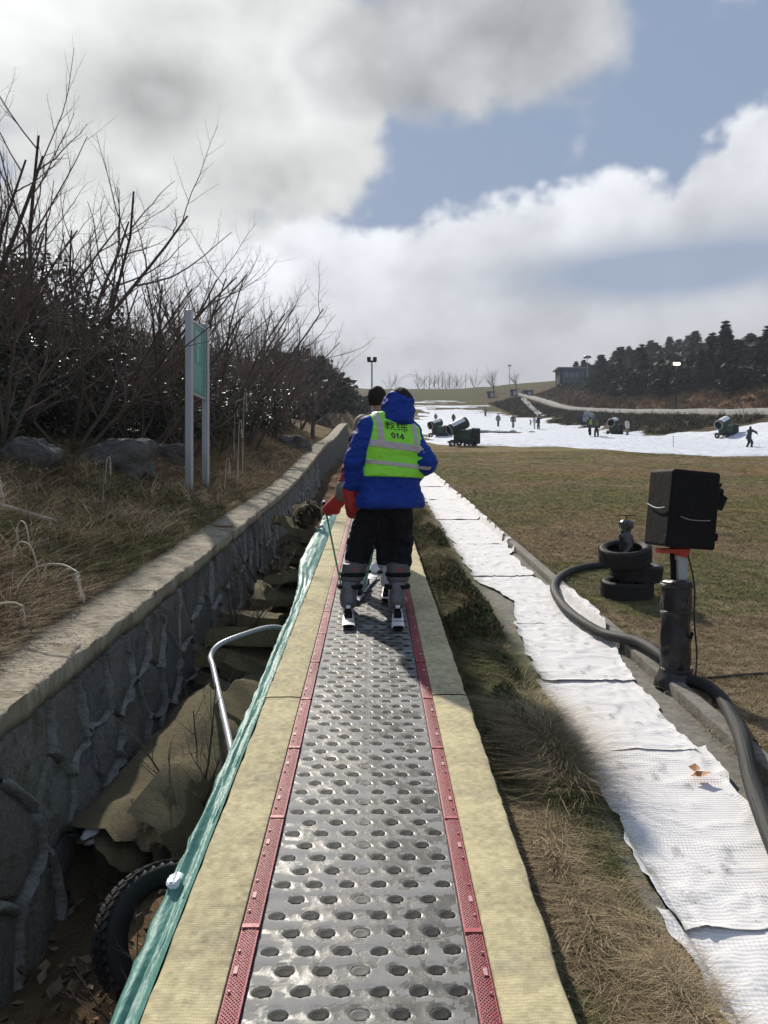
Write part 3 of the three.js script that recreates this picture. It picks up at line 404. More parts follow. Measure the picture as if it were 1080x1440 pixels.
{ const t = thing('old_tyre', 'worn black car tyre tilted upright in the ditch', 'tyre', at(-0.80, 3.1, 0.27)); t.quaternion.setFromUnitVectors(V(0, 1, 0), V(0.55, 0.45, 0.70).normalize()); tyreParts(t, 0.265, 0.18); }
// bent grey conduit
{ const g = tube([[pxX(392, 6.2) + 0.12, SLOPE * 6.2 - 0.2, -6.25], [pxX(385, 6.1), SLOPE * 6.1 - 0.13, -6.1], [pxX(345, 5.85), SLOPE * 5.85 - 0.115, -5.85], [pxX(306, 5.62), SLOPE * 5.62 - 0.14, -5.62], [pxX(297, 5.52), SLOPE * 5.52 - 0.18, -5.52], [pxX(300, 5.35), SLOPE * 5.35 - 0.2, -5.35], [pxX(313, 4.75), SLOPE * 4.75 - 0.27, -4.75], [pxX(325, 4.25), SLOPE * 4.25 - 0.30, -4.25], [pxX(331, 4.05), SLOPE * 4.05 - 0.36, -4.05]], 0.019, 60, 10);
  solo('bent_pipe', g, mat([0.42, 0.44, 0.46], 0.4), 'bent grey plastic pipe looping out from under the green sheeting', 'pipe'); }
// litter and dead leaves
function crumple(s, seed) { const g = new THREE.IcosahedronGeometry(s, 2); const p = g.attributes.position; for (let i = 0; i < p.count; i++) { const f = 0.55 + 0.9 * noise3(p.getX(i) / s * 2.3 + seed, p.getY(i) / s * 2.3, p.getZ(i) / s * 2.3); p.setXYZ(i, p.getX(i) * f, p.getY(i) * f * 0.8, p.getZ(i) * f); } g.computeVertexNormals(); return g; }
const mPaper = mat([0.72, 0.74, 0.8], 0.7);
{ let o = solo('paper_scrap', crumple(0.055, 2), mPaper, 'crumpled white paper scrap beside the matting roll in the ditch', 'litter'); o.position.set(-1.36, SLOPE * 3.85 - 0.56, -3.85);
  o = solo('plastic_scrap', crumple(0.036, 5), mat([0.6, 0.66, 0.68], 0.35), 'clear white plastic scrap caught on the green sheeting', 'litter'); o.position.set(-0.615, SLOPE * 2.52 + 0.0, -2.52); o.scale.set(0.6, 0.6, 1.5); }
function leafGeo(L, w) { return bg([0, 0, 0, w, 0.012, L * 0.45, 0, 0.02, L, -w, 0.012, L * 0.45, 0, -0.004, L * 0.45], [0, 1, 4, 1, 2, 4, 2, 3, 4, 3, 0, 4]); }
function scatter(geo, m, n, seed, place, name, label, cat) { const im = new THREE.InstancedMesh(geo, m, n), r = rng(seed), M = new THREE.Matrix4(), q = new THREE.Quaternion(), e = new THREE.Euler(), c = new THREE.Color(); let k = 0, tries = 0; while (k < n && tries < n * 30) { tries++; const p = place(r, k); if (!p) continue; e.set(p.rx ?? 0, p.ry ?? r() * 6.283, p.rz ?? 0, 'YXZ'); q.setFromEuler(e); const s = p.s ?? 1; M.compose(V(...p.p), q, Array.isArray(s) ? V(...s) : V(s, s, s)); im.setMatrixAt(k, M); if (p.c) im.setColorAt(k, c.setRGB(...p.c)); k++; } im.count = k; im.instanceMatrix.needsUpdate = true; return stuff(im, name, label, cat); }
const jit = (r, c, a = 0.3) => { const f = 1 - a + 2 * a * r(); return [c[0] * f, c[1] * f, c[2] * f]; };
scatter(leafGeo(0.055, 0.016), mat([1, 1, 1], 0.8), 2600, 12, (r) => { const t = r(); let x, D; if (t < 0.35) { x = -0.72 - Math.abs(r() + r() - 1) * 0.25; D = 2.35 + r() * 0.7; } else { x = -1.5 + r() * 0.9; D = 1.6 + r() * 10; } return { p: [x, yLand(x, D) + 0.02 + (t < 0.35 ? 0.16 * r() : 0.02), -D], rx: (r() - 0.5) * 1.6, rz: (r() - 0.5) * 1.2, s: 0.6 + r() * 0.9, c: jit(r, t < 0.35 ? [0.26, 0.13, 0.06] : [0.13, 0.085, 0.05], 0.4) }; }, 'dead_leaves', 'dry brown leaves fallen into the ditch', 'leaves');

// ---------------------------------------------------------------- white cloth laid in lengths over the drain path
{
  const weave = tex(512, 512, (x, y) => { const a = Math.sin(x * 6.2832 * 40), b = Math.sin(y * 6.2832 * 40); return 0.5 + 0.2 * a * 0.6 + 0.2 * b * 0.5 + 0.5 * (fbm2(x * 10, y * 10, 4, 10, 10) - 0.5); });
  const dirt = tex(1024, 1024, (x, y) => { const f = fbm2(x * 9, y * 9, 5, 9, 9), g = fbm2(x * 60, y * 60, 3, 60, 60); return 0.97 - 0.30 * ss(0.60, 0.80, f) - 0.5 * ss(0.72, 0.8, g) * ss(0.45, 0.7, f) - 0.05 * (noise2(x * 400, y * 400, 400, 400)); });
  const mCloth = mat([0.73, 0.71, 0.70], 0.85, { map: dirt, bumpMap: weave, bumpScale: 0.004 });
  const xl = line([[1, 1.06], [3, 1.07], [4.2, 1.13], [5, 1.17], [5.8, 1.2], [6.4, 1.27], [7, 1.33], [7.6, 1.43], [8.1, 1.3], [8.6, 1.17], [12, 1.2], [40, 1.2]]);
  const xr = line([[1, 1.82], [3.6, 1.80], [4.5, 1.82], [5.3, 1.84], [6, 1.95], [6.8, 2.04], [7.5, 2.05], [8.5, 1.9], [10, 1.86], [11, 1.98], [13, 2.03], [40, 2.0]]);
  const cuts = [-0.3, 2.72, 4.2, 5.32, 6.8, 8.9, 11.2, 14, 17.5, 21, 25, 30, 36];
  const rid = (x, D) => { const w = fbm2(x * 2 + 3, D * 2, 2) * 3; const a = 1 - Math.abs(fbm2(x * 3.2 + w, D * 5.5 + w * 0.4, 3) - 0.5) * 9, b = 1 - Math.abs(fbm2(x * 8 - w, D * 2.6 + 30, 3) - 0.5) * 9; return Math.max(0, a) * 0.008 + Math.max(0, b) * 0.009 * ss(0.45, 0.6, fbm2(x * 1.5, D * 0.9 + 7, 2)); };
  const spot = ['nearest the pale leaf, longest length', 'just beyond the pale leaf', 'beside the wrapped post', 'under the hose loop, before the bare patch', 'next to the bare concrete patch', 'just past the bare concrete patch'];
  for (let k = 0; k < cuts.length - 1; k++) {
    const a = cuts[k] - 0.06, b = cuts[k + 1], st = k < 4 ? 0.02 : k < 7 ? 0.035 : 0.1, lay = 0.012 + (k % 2) * 0.005;
    const g = sheet(range(a, b, st), range(0, 1, k < 7 ? 0.022 : 0.06), (D, t) => {
      const e = (k2) => (fbm2(D * 3.5 + k * 5, k2, 4) - 0.5) * 0.13, x = lerp(xl(D) + e(2), xr(D) + e(8), t), Dd = D + (D - a < 0.03 || b - D < 0.001 ? (fbm2(x * 4 + k * 9, k, 3) - 0.5) * 0.05 : 0);
      const curl = 0.014 * ss(0.05, 0, D - a) * fbm2(x * 5 + k, 4, 2) * 1.5 + 0.02 * (ss(0.05, 0, t) + ss(0.95, 1, t)) * fbm2(D * 4, k, 2) ;
      const kerb = 0.088 * ss(1.955, 1.99, x) - 0.02 * ss(2.085, 2.16, x) + 0.052 * ss(1.12, 1.09, x);
      return [x, PATH_H + lay + kerb + rid(x, D) + curl + SLOPE * Dd, -Dd]; }, (D, t) => [D / 0.8, t * 1.1]);
    solo('white_cloth', g, mCloth, k < 6 ? `wrinkled white cloth length on the path, ${spot[k]}` : 'far length of white cloth on the path beyond the bare patch', 'cloth', k < 6 ? undefined : 'far lengths of white cloth');
  }
}
// pale dead leaf on the cloth
{ const g = leafGeo(0.11, 0.035); const o = solo('curled_leaf', merged([g, leafGeo(0.07, 0.03).rotateY(1.1).translate(0.02, 0.012, 0.03)]), mat([0.45, 0.22, 0.10], 0.7), 'curled orange brown leaf lying on the white cloth', 'leaf'); o.position.set(1.6, PATH_H + SLOPE * 3.78 + 0.05, -3.78); o.rotation.set(-0.3, 1.6, 0.35); }
// thick black hose and thin cable
const gP = (u, v, h = -0.25, up = 0) => { const D = FOCAL * (EYE - h) / (v - 592); return [pxX(u, D), SLOPE * D + h + up, -D]; };
const mHose = cloth([0.020, 0.020, 0.020], 0.7, 0.6, { bumpMap: tFine, bumpScale: 0.004 });
{
  const pts = [[905, 800], [872, 797], [845, 797], [812, 803], [790, 815], [780, 830], [788, 850], [812, 874], [850, 897], [900, 920], [935, 943], [965, 962], [993, 975], [1015, 992], [1034, 1022], [1048, 1068], [1062, 1115], [1085, 1180], [1130, 1290]].map(([u, v]) => { const p = gP(u, v, -0.25, 0); const D = -p[2]; p[1] = Math.max(yLand(p[0], D), SLOPE * D + (p[0] < 2.1 && p[0] > 1.08 ? (p[0] > 1.93 ? -0.215 : PATH_H + 0.03) : -9)) + 0.052; return p; });
  solo('black_hose', tube(pts, 0.042, 160, 12), mHose, 'thick black rubber hose curving over the white cloth and grass', 'hose');
  const cb = [[958, 905], [962, 938], [972, 950], [1000, 953], [1040, 951], [1090, 949], [1180, 946]].map(([u, v], i) => i < 1 ? [2.13, SLOPE * 5.1 + 0.1, -5.03] : (() => { const p = gP(u, v, -0.25); p[1] = yLand(p[0], -p[2]) + 0.018; return p; })());
  solo('thin_cable', tube(cb, 0.011, 60, 8), mHose, 'thin black cable running from the wrapped post across the grass', 'cable');
}
// wrapped post with a black padded box
{
  const t = thing('hydrant_box', 'black padded box on a plastic wrapped post beside the path', 'equipment box', at(2.07, 5.15, -0.01));
  const mWrap = new THREE.MeshPhysicalMaterial({ color: lin(0.011, 0.011, 0.013), roughness: 0.42, clearcoat: 0.1, clearcoatRoughness: 0.3, side: THREE.DoubleSide, bumpMap: tFine, bumpScale: 0.004 }), mBox = cloth([0.011, 0.011, 0.012], 0.75, 0.4, { map: rep(tGrain, 2, 2), bumpMap: rep(tGrain, 1, 1), bumpScale: 0.004 }), mGrey = mat([0.40, 0.43, 0.45], 0.5), mRedV = mat([0.5, 0.05, 0.03], 0.5), mTape = mat([0.28, 0.29, 0.31], 0.45);
  const wrapR = line([[0, 0.125], [0.05, 0.118], [0.12, 0.09], [0.3, 0.096], [0.42, 0.088], [0.55, 0.094], [0.66, 0.09], [0.715, 0.086], [0.72, 0.06]]);
  part('plastic_sleeve', sheet(range(0, 0.72, 0.012), range(0, 1, 1 / 40), (y, b) => { const th = b * 6.2832, c = b % 1 === 0 ? 0 : b; const n = fbm3(Math.cos(th) * 2.2, y * 11, Math.sin(th) * 2.2, 3) - 0.5, cr = 1 - Math.min(1, Math.abs(fbm3(Math.cos(th) * 1.5 + 5, y * 7 + 0.25 * Math.sin(th), Math.sin(th) * 1.5, 3) - 0.5) * 9); const R = wrapR(y) * (1 + 0.24 * n) + cr * 0.007; return [Math.cos(th) * R + 0.02 * (y - 0.4), y, Math.sin(th) * R]; }), mWrap, t);
  for (const [y, tl] of [[0.12, 0.1], [0.50, -0.06], [0.685, 0.08]]) { const g = new THREE.TorusGeometry(0.101, 0.006, 6, 32); g.scale(1, 1, 2.2); g.rotateX(Math.PI / 2 + tl); g.translate(0.005, y, 0); part('tape_band', g, mWrap, t); }
  part('riser_pipe', rod([0.012, 0.5, -0.03], [-0.005, 0.95, -0.03], 0.026), mBox, t);
  part('grey_bracket', merged([box(0.062, 0.17, 0.05, 0.036, 0.80, 0.01, 0.008), box(0.08, 0.06, 0.06, 0.036, 0.88, 0.01, 0.01)]), mGrey, t);
  part('red_valve', merged([rod([0.03, 0.875, 0.01], [0.045, 0.94, 0.01], 0.045, 0.05, 14), box(0.2, 0.03, 0.09, -0.03, 0.915, 0.02, 0.006)]), mRedV, t);
  const b = new THREE.Group(); b.name = 'padded_box'; t.add(b); b.position.set(0.02, 0.925, -0.01); b.rotation.set(0.02, 0.16, -0.085);
  const bgm = box(0.36, 0.52, 0.36, 0, 0.265, 0, 0.018); const g2 = new RoundedBoxGeometry(0.34, 0.51, 0.31, 4, 0.02); { const p = g2.attributes.position; for (let i = 0; i < p.count; i++) { const x = p.getX(i), y = p.getY(i), z = p.getZ(i), n = (fbm3(x * 9, y * 9, z * 9, 2) - 0.5) * 0.02; p.setXYZ(i, x * (1 + 0.03 * (y < 0 ? 1 : 0)) + n, y + n + 0.265 + (y > 0.2 ? 0.012 * Math.cos(x * 8) : 0), z + n); } g2.computeVertexNormals(); boxUV(g2); }
  part('box_body', g2, mBox, b);
  part('tie_strap', tube([[-0.183, 0.29, -0.12], [-0.186, 0.268, -0.03], [-0.186, 0.262, 0.04], [-0.183, 0.27, 0.10]], 0.0035, 16, 6), mTape, b);
  part('tie_strap', tube([[-0.10, 0.215, 0.166], [-0.04, 0.2, 0.169], [0.04, 0.2, 0.169], [0.11, 0.205, 0.166]], 0.003, 16, 6), mTape, b);
  part('hose_coupling', merged([rod([0.15, 0.37, 0.05], [0.23, 0.36, 0.05], 0.03, 0.035, 12), rod([0.22, 0.30, 0.05], [0.255, 0.38, 0.05], 0.045, 0.04, 12), rod([0.21, 0.42, 0.05], [0.24, 0.46, 0.05], 0.018, 0.012, 8), rod([0.2, 0.40, 0.05], [0.25, 0.40, 0.05], 0.03, 0.03, 10)]), mBox, b);
  for (const [x, y] of [[-0.178, 0.06], [0.176, 0.1]]) part('latch', box(0.02, 0.05, 0.03, x, y, 0.14, 0.004), mBox, b);
  part('power_lead', tube([[0.06, 0.93, 0.03], [0.095, 0.7, 0.07], [0.085, 0.45, 0.098], [0.10, 0.22, 0.10], [0.08, 0.06, 0.12]], 0.006, 30, 6), mWrap, t);
}
// stack of tyres around a wrapped hydrant
{
  const x0 = 2.6, D0 = 7.75, y0 = yLand(x0, D0);
  const mk = (label, p, up) => { const t = thing('tyre', label, 'tyre', p); t.quaternion.setFromUnitVectors(V(0, 1, 0), V(...up).normalize()); tyreParts(t, 0.255, 0.175); return t; };
  mk('black tyre lying flat at the bottom of the stack on the grass', [x0, y0 + 0.085, -D0], [-0.02, 1, SLOPE]);
  mk('middle black tyre of the stack, pushed out to one side', [x0 + 0.11, y0 + 0.265, -D0 - 0.05], [0.10, 1, 0.14]);
  mk('top black tyre of the stack, tilted over the hydrant', [x0 - 0.03, y0 + 0.435, -D0 + 0.03], [-0.12, 1, 0.26]);
  const h = thing('hydrant', 'plastic wrapped hydrant standing inside the tyre stack', 'hydrant', [x0 - 0.0, y0, -D0 - 0.02]);
  const mW = new THREE.MeshPhysicalMaterial({ color: lin(0.03, 0.028, 0.034), roughness: 0.3, clearcoat: 0.5, clearcoatRoughness: 0.2, side: THREE.DoubleSide });
  part('pipe', sheet(range(0, 0.78, 0.02), range(0, 1, 1 / 24), (y, b) => { const th = b * 6.2832, n = fbm3(Math.cos(th) * 2, y * 14, Math.sin(th) * 2, 3) - 0.5, R = 0.062 * (1 + 1.1 * n) * (y > 0.62 && y < 0.7 ? 0.72 : 1) * (y > 0.76 ? 0.5 : 1); return [Math.cos(th) * R, y, Math.sin(th) * R]; }), mW, h);
  part('handle', merged([rod([-0.1, 0.82, 0], [0.1, 0.825, 0], 0.007), rod([0, 0.76, 0], [0, 0.83, 0], 0.009)]), mat([0.12, 0.07, 0.05], 0.6), h);
}

// ---------------------------------------------------------------- snow guns
const mGreen = mat([0.022, 0.07, 0.042], 0.7, { map: rep(tGrain, 1, 1) }), mDark = cloth([0.016, 0.018, 0.02], 0.75, 0.5), mWhite = mat([0.72, 0.75, 0.77], 0.5), mSteelL = mat([0.34, 0.36, 0.38], 0.45, { metalness: 0.4 });
function snowGun(label, x, D, turn, s = 1, body = mGreen, tip = 0.45, group) {
  const t = thing('snow_gun', label, 'snow gun', at(x, D, -0.03), turn, group); t.scale.setScalar(s);
  part('chassis', merged([box(1.7, 0.1, 0.08, 0, 0.32, 0.45), box(1.7, 0.1, 0.08, 0, 0.32, -0.45), box(0.08, 0.1, 0.9, -0.6, 0.32, 0), box(0.08, 0.1, 0.9, 0.6, 0.32, 0), rod([-0.95, 0, 0], [-0.6, 0.32, 0], 0.04)]), mDark, t);
  for (const [wx, wz] of [[-0.5, 0.5], [-0.5, -0.5], [0.55, 0.5], [0.55, -0.5]]) { const w = part('wheel', new THREE.TorusGeometry(0.17, 0.075, 10, 24), mDark, t); w.position.set(wx, 0.23, wz); }
  part('housing', merged([box(0.95, 0.62, 0.8, 0.0, 0.7, 0, 0.06), box(0.5, 0.16, 0.6, -0.2, 1.06, 0, 0.05)]), body, t);
  part('end_panel', box(0.62, 0.95, 0.95, 0.72, 0.66, 0, 0.05), mDark, t);
  part('rail', merged([rod([-0.4, 1.02, 0.42], [0.4, 1.02, 0.42], 0.02), rod([-0.4, 1.12, -0.42], [0.4, 1.12, -0.42], 0.02), rod([0.42, 1.15, 0.45], [1.02, 1.15, 0.45], 0.02)]), mSteelL, t);
  const b = new THREE.Group(); b.name = 'barrel'; t.add(b); b.position.set(-0.35, 1.28, 0); b.rotation.z = -tip;   // axis along x
  const prof = [[0.30, -0.7], [0.36, -0.68], [0.38, -0.4], [0.36, 0.1], [0.34, 0.45], [0.37, 0.5], [0.37, 0.62], [0.33, 0.66], [0.3, 0.6], [0.3, -0.6]].map(([r, y]) => new THREE.Vector2(r, y));
  const shell = new THREE.LatheGeometry(prof, 28); shell.rotateZ(Math.PI / 2); part('shell', shell, body, b);
  const top = new THREE.CylinderGeometry(0.392, 0.40, 0.95, 12, 1, true, 0.35, 1.7); top.rotateZ(Math.PI / 2); part('white_cover', top, mWhite, b);
  const fan = []; for (let i = 0; i < 7; i++) { const g = box(0.02, 0.28, 0.1, 0, 0.15, 0, 0); g.rotateX(i / 7 * 6.2832); fan.push(g); } part('fan', merged(fan).translate(0.3, 0, 0), mDark, b);
  part('nozzle_ring', new THREE.TorusGeometry(0.36, 0.03, 8, 32).rotateY(Math.PI / 2).translate(-0.68, 0, 0), mSteelL, b);
  part('yoke', merged([rod([-0.35, 0.95, 0.4], [-0.35, 1.32, 0.42], 0.035), rod([-0.35, 0.95, -0.4], [-0.35, 1.32, -0.42], 0.035)]), mDark, t);
  return t;
}
snowGun('green snow gun with white topped barrel and black end panel at the snow edge', 5.85, 50, 0.35, 1.02, mGreen, -0.45);
snowGun('small green snow gun just behind the nearest one', 5.6, 66, 0.6, 0.9, mGreen, -0.3);
snowGun('pale grey snow gun on the dark bank behind the two green vested people', pxX(826, 96), 96, 2.6, 0.95, mat([0.3, 0.33, 0.35], 0.6), -0.5);
snowGun('dark green snow gun under the bank beside the white jacketed person', pxX(866, 74), 74, 0.9, 1.0, mat([0.018, 0.035, 0.024], 0.7), -0.2);
snowGun('green snow gun at the foot of the bank near the crouching skier', pxX(1024, 57), 57, 0.5, 0.9, mGreen, -0.4);

// ---------------------------------------------------------------- grass and weeds
function tuftGeo(n, h, spread, droop, w, seed) { const r = rng(seed), pos = [], idx = []; for (let i = 0; i < n; i++) { const a = r() * 6.283, L = h * (0.55 + 0.6 * r()), lean = droop * (0.4 + r()), ox = (r() - 0.5) * spread, oz = (r() - 0.5) * spread, ca = Math.cos(a), sa = Math.sin(a), b = pos.length / 3, S = 3; for (let k = 0; k <= S; k++) { const t = k / S, out = lean * t * t * L, up = L * (t - 0.35 * Math.min(1, lean) * t * t), ww = w * (1 - t * 0.85); pos.push(ox + ca * out - sa * ww, up, oz + sa * out + ca * ww, ox + ca * out + sa * ww, up, oz + sa * out - ca * ww); } for (let k = 0; k < S; k++) { const p = b + 2 * k; idx.push(p, p + 1, p + 2, p + 1, p + 3, p + 2); } } return bg(pos, idx); }
const mGrass = cloth([1, 1, 1], 0.9, 0.25);
const STRAW = [0.43, 0.345, 0.215], TAN = [0.36, 0.285, 0.175], GREENG = [0.18, 0.2, 0.075], BROWN = [0.24, 0.172, 0.108], MOSS = [0.075, 0.095, 0.028];
const pick = (r, list) => list[Math.floor(r() * list.length)];
// short dead turf on the field, thinning with distance
scatter(tuftGeo(9, 0.05, 0.075, 1.6, 0.0016, 1), mGrass, 120000, 21, (r) => { const D = 2.2 * Math.pow(10, Math.pow(r(), 0.92) * 1.29), x = 2.02 + r() * Math.min(D * 0.62, 22); if (x > 2 + D * 0.56) return null; const green = fbm2(x * 0.35 + 7, D * 0.35, 4) + 0.1 * ss(9, 18, D) * ss(12, 4, x) > 0.53; if (r() < 0.6 * ss(0.6, 0.8, fbm2(x * 0.8 + 50, D * 0.8, 4))) return null; return { p: at(x, D, -0.005), s: [0.7 + r() * 0.9 + D * 0.04, (0.5 + r() * 0.8) * lerp(1, 0.75, ss(10, 40, D)), 0.7 + r() * 0.9 + D * 0.04], c: jit(r, green && r() < 0.6 ? GREENG : pick(r, [STRAW, TAN, TAN, BROWN]), 0.35) }; }, 'turf', 'short brown winter grass on the open field', 'grass');
// rough bank between conveyor and path
const bankX = (r) => 0.58 + Math.pow(r(), 0.8) * 0.47;
scatter(tuftGeo(14, 0.075, 0.07, 1.9, 0.0018, 2), mGrass, 26000, 22, (r) => { const D = 1.2 * Math.pow(20, r()), x = Math.min(bankX(r), D < 4 ? 1.0 : 1.05); const g = fbm2(x * 3, D * 0.9 + 5, 3); return { p: at(x, D, -0.01), s: (0.6 + r() * 0.8) * lerp(0.7, 1, ss(2, 5, D)), rx: (r() - 0.5) * 0.5, c: jit(r, g > 0.44 && r() < 0.7 ? (r() < 0.45 ? GREENG : MOSS) : pick(r, [TAN, TAN, BROWN, BROWN, STRAW]), 0.4) }; }, 'bank_grass', 'rough green and straw grass on the narrow bank beside the conveyor', 'grass');
scatter(tuftGeo(16, 0.30, 0.09, 2.0, 0.002, 3), mGrass, 700, 23, (r) => { const c = pick(r, [[0.95, 4.0, 0.5], [0.97, 3.7, 0.4], [0.93, 4.3, 0.4], [0.98, 3.9, 0.3], [0.92, 9, 3], [0.95, 14, 4]]); const D = c[1] + (r() + r() - 1) * c[2], x = clamp(c[0] + (r() - 0.5) * 0.2, 0.78, 1.02); return { p: at(x, D, -0.01), s: (0.3 + r() * 0.35) * (D < 3.5 ? 0.7 : 1), c: jit(r, pick(r, [STRAW, STRAW, TAN, BROWN]), 0.35) }; }, 'dry_grass_clumps', 'drooping dry straw grass clumps on the bank', 'grass');
scatter(leafGeo(0.028, 0.011), mat([1, 1, 1], 0.6), 12000, 24, (r) => { const D = 4 * Math.pow(5, r()), x = 0.68 + r() * 0.4; const m = fbm2(x * 3 + 9, D * 1.3, 3); if (m < 0.45) return null; return { p: at(x, D, 0.01 + r() * 0.13 * ss(0.45, 0.6, m)), rx: -r() * 1.4, rz: (r() - 0.5), s: 0.6 + r(), c: jit(r, r() < 0.75 ? MOSS : [0.16, 0.08, 0.04], 0.4) }; }, 'bank_weeds', 'small dark leafy weeds on the crest of the bank', 'weeds');
// left bank: dead grass, weeds, leaf litter
const leftX = (r, D) => WALL_OUT + 0.02 - Math.pow(r(), 1.3) * Math.min(3.4, 0.8 + D * 0.3);
scatter(tuftGeo(12, 0.12, 0.09, 1.9, 0.0024, 4), mGrass, 26000, 25, (r) => { const D = 2.2 * Math.pow(14, r()), x = leftX(r, D); const g = fbm2(x * 1.2, D * 0.8 + 15, 3); return { p: at(x, D, -0.01), s: 0.55 + r() * 0.9, rx: (r() - 0.5) * 0.6, c: jit(r, D > 5.2 && D < 13 && g > 0.46 && r() < 0.65 ? (r() < 0.4 ? GREENG : [0.16, 0.15, 0.05]) : pick(r, [STRAW, [0.42, 0.33, 0.22], [0.36, 0.28, 0.19], TAN, BROWN]), 0.4) }; }, 'bank_turf', 'dry matted grass behind the stone wall coping', 'grass');
scatter(leafGeo(0.05, 0.014), mat([1, 1, 1], 0.75), 14000, 26, (r) => { const D = 2.2 * Math.pow(14, r()), x = WALL_OUT - 0.02 - Math.pow(r(), 0.9) * 4; return { p: at(x, D, 0.01 + r() * 0.05), rx: (r() - 0.5) * 1.5, rz: (r() - 0.5) * 1.4, s: 0.5 + r(), c: jit(r, pick(r, [[0.22, 0.14, 0.09], [0.30, 0.24, 0.18], [0.14, 0.085, 0.055], [0.10, 0.11, 0.04]]), 0.4) }; }, 'leaf_litter', 'dead leaf litter under the thicket', 'leaves');
scatter(tuftGeo(9, 0.42, 0.12, 1.7, 0.0028, 6), mGrass, 1300, 27, (r) => { const D = 2.6 * Math.pow(7, Math.pow(r(), 1.5)), x = WALL_OUT - 0.15 - r() * 2.2; return { p: at(x, D, -0.02), s: 0.5 + r() * 0.7, c: jit(r, pick(r, [[0.46, 0.38, 0.26], [0.40, 0.32, 0.20], [0.30, 0.23, 0.16]]), 0.3) }; }, 'dry_reeds', 'pale dry grass stalks arching behind the wall', 'grass');
// rough cover on the bank below the wooded hill
scatter(tuftGeo(9, 0.5, 0.4, 1.3, 0.02, 7), mGrass, 9000, 28, (r) => { const D = 45 + r() * 120, x = 24.8 + r() * 17; if (x > 31 && x < 34.5) return null; if (x / D > 0.56 || snowDepth(x, D) > -0.8) return null; return { p: at(x, D, -0.05), s: 0.6 + r() * 1.1, c: jit(r, x > 34.5 && x < 39 ? pick(r, [[0.12, 0.08, 0.05], [0.07, 0.06, 0.035], [0.2, 0.14, 0.09]]) : pick(r, [[0.05, 0.045, 0.026], [0.07, 0.058, 0.036], [0.04, 0.045, 0.022], [0.10, 0.08, 0.05]]), 0.35) }; }, 'bank_scrub', 'dark rough scrub on the bank above the snow', 'scrub');

// ---------------------------------------------------------------- woody plants
function seg4(pos, nrm, idx, a, b, ra, rb, n = 3) { const d = b.clone().sub(a).normalize(), u = V(0, 1, 0).cross(d); if (u.lengthSq() < 0.01) u.set(1, 0, 0).cross(d); u.normalize(); const w = d.clone().cross(u), base = pos.length / 3; for (let k = 0; k < n; k++) { const t = k / n * 6.2832, x = Math.cos(t), y = Math.sin(t), q = u.clone().multiplyScalar(x).addScaledVector(w, y); pos.push(a.x + q.x * ra, a.y + q.y * ra, a.z + q.z * ra, b.x + q.x * rb, b.y + q.y * rb, b.z + q.z * rb); nrm.push(q.x, q.y, q.z, q.x, q.y, q.z); } for (let k = 0; k < n; k++) { const p = base + 2 * k, r = base + 2 * ((k + 1) % n); idx.push(p, r, p + 1, r, r + 1, p + 1); } }
function bareTree(o) {   // returns { trunk, crown } geometries; grows limbs, branches and twigs
  const r = rng(o.seed), T = { p: [], n: [], i: [] }, C = { p: [], n: [], i: [] };
  const grow = (a, dir, len, rad, level) => {
    const S = level === 0 ? 7 : level === 1 ? 6 : level === 2 ? 4 : 2, d = dir.clone(); let p = a.clone(); const st = [p.clone()], L = len / S;
    for (let k = 0; k < S; k++) { d.x += (r() - 0.5) * o.wig * (level ? 1 : 0.5); d.z += (r() - 0.5) * o.wig * (level ? 1 : 0.5); d.y += o.up * (level ? 0.1 : 0.03) + (r() - 0.5) * o.wig * 0.5; d.normalize(); const q = p.clone().addScaledVector(d, L); const ra = rad * (1 - k / S * 0.72), rb = rad * (1 - (k + 1) / S * 0.72); const G = level < 1 ? T : C; seg4(G.p, G.n, G.i, p, q, ra, rb, level < 2 ? 6 : 3); p = q; st.push(p.clone()); }
    if (level >= o.levels) return;
    const n = Math.round(o.kids[level] * (0.75 + 0.5 * r())), t0 = level === 0 ? o.fork : 0.12;
    for (let k = 0; k < n; k++) { const t = t0 + (1 - t0) * (k + r()) / n, f = t * S, i = Math.min(S - 1, Math.floor(f)), b = st[i].clone().lerp(st[i + 1], f - i), az = k * 2.4 + r() * 1.4, tl = o.open * (0.7 + 0.6 * r()); const ax = st[i + 1].clone().sub(st[i]).normalize(); const pe = V(Math.cos(az), 0.1, Math.sin(az)); pe.addScaledVector(ax, -pe.dot(ax)).normalize(); const nd = ax.clone().multiplyScalar(Math.cos(tl)).addScaledVector(pe, Math.sin(tl)); grow(b, nd, len * o.ratio[level] * (0.6 + 0.6 * r()) * (1 - 0.35 * t), rad * (1 - t * 0.7) * o.thin, level + 1); }
  };
  for (let s = 0; s < o.stems; s++) { const az = s / o.stems * 6.283 + r(), tl = o.stems > 1 ? o.splay * (0.5 + r()) : 0.06; grow(V((r() - 0.5) * 0.2 * (o.stems > 1 ? 1 : 0), -0.15, (r() - 0.5) * 0.2 * (o.stems > 1 ? 1 : 0)), V(Math.sin(tl) * Math.cos(az) + (o.lean ?? 0), Math.cos(tl), Math.sin(tl) * Math.sin(az)).normalize(), o.h * (o.stems > 1 ? 0.75 + 0.35 * r() : 0.8), o.r, 0); }
  const f = (G) => bg(G.p, G.i, G.n); return { trunk: f(T), crown: f(C) };
}
const mBark = cloth([0.085, 0.07, 0.056], 0.9, 0.3), mTwig = cloth([0.14, 0.11, 0.095], 0.85, 0.4), mTwigR = cloth([0.15, 0.10, 0.09], 0.85, 0.4);
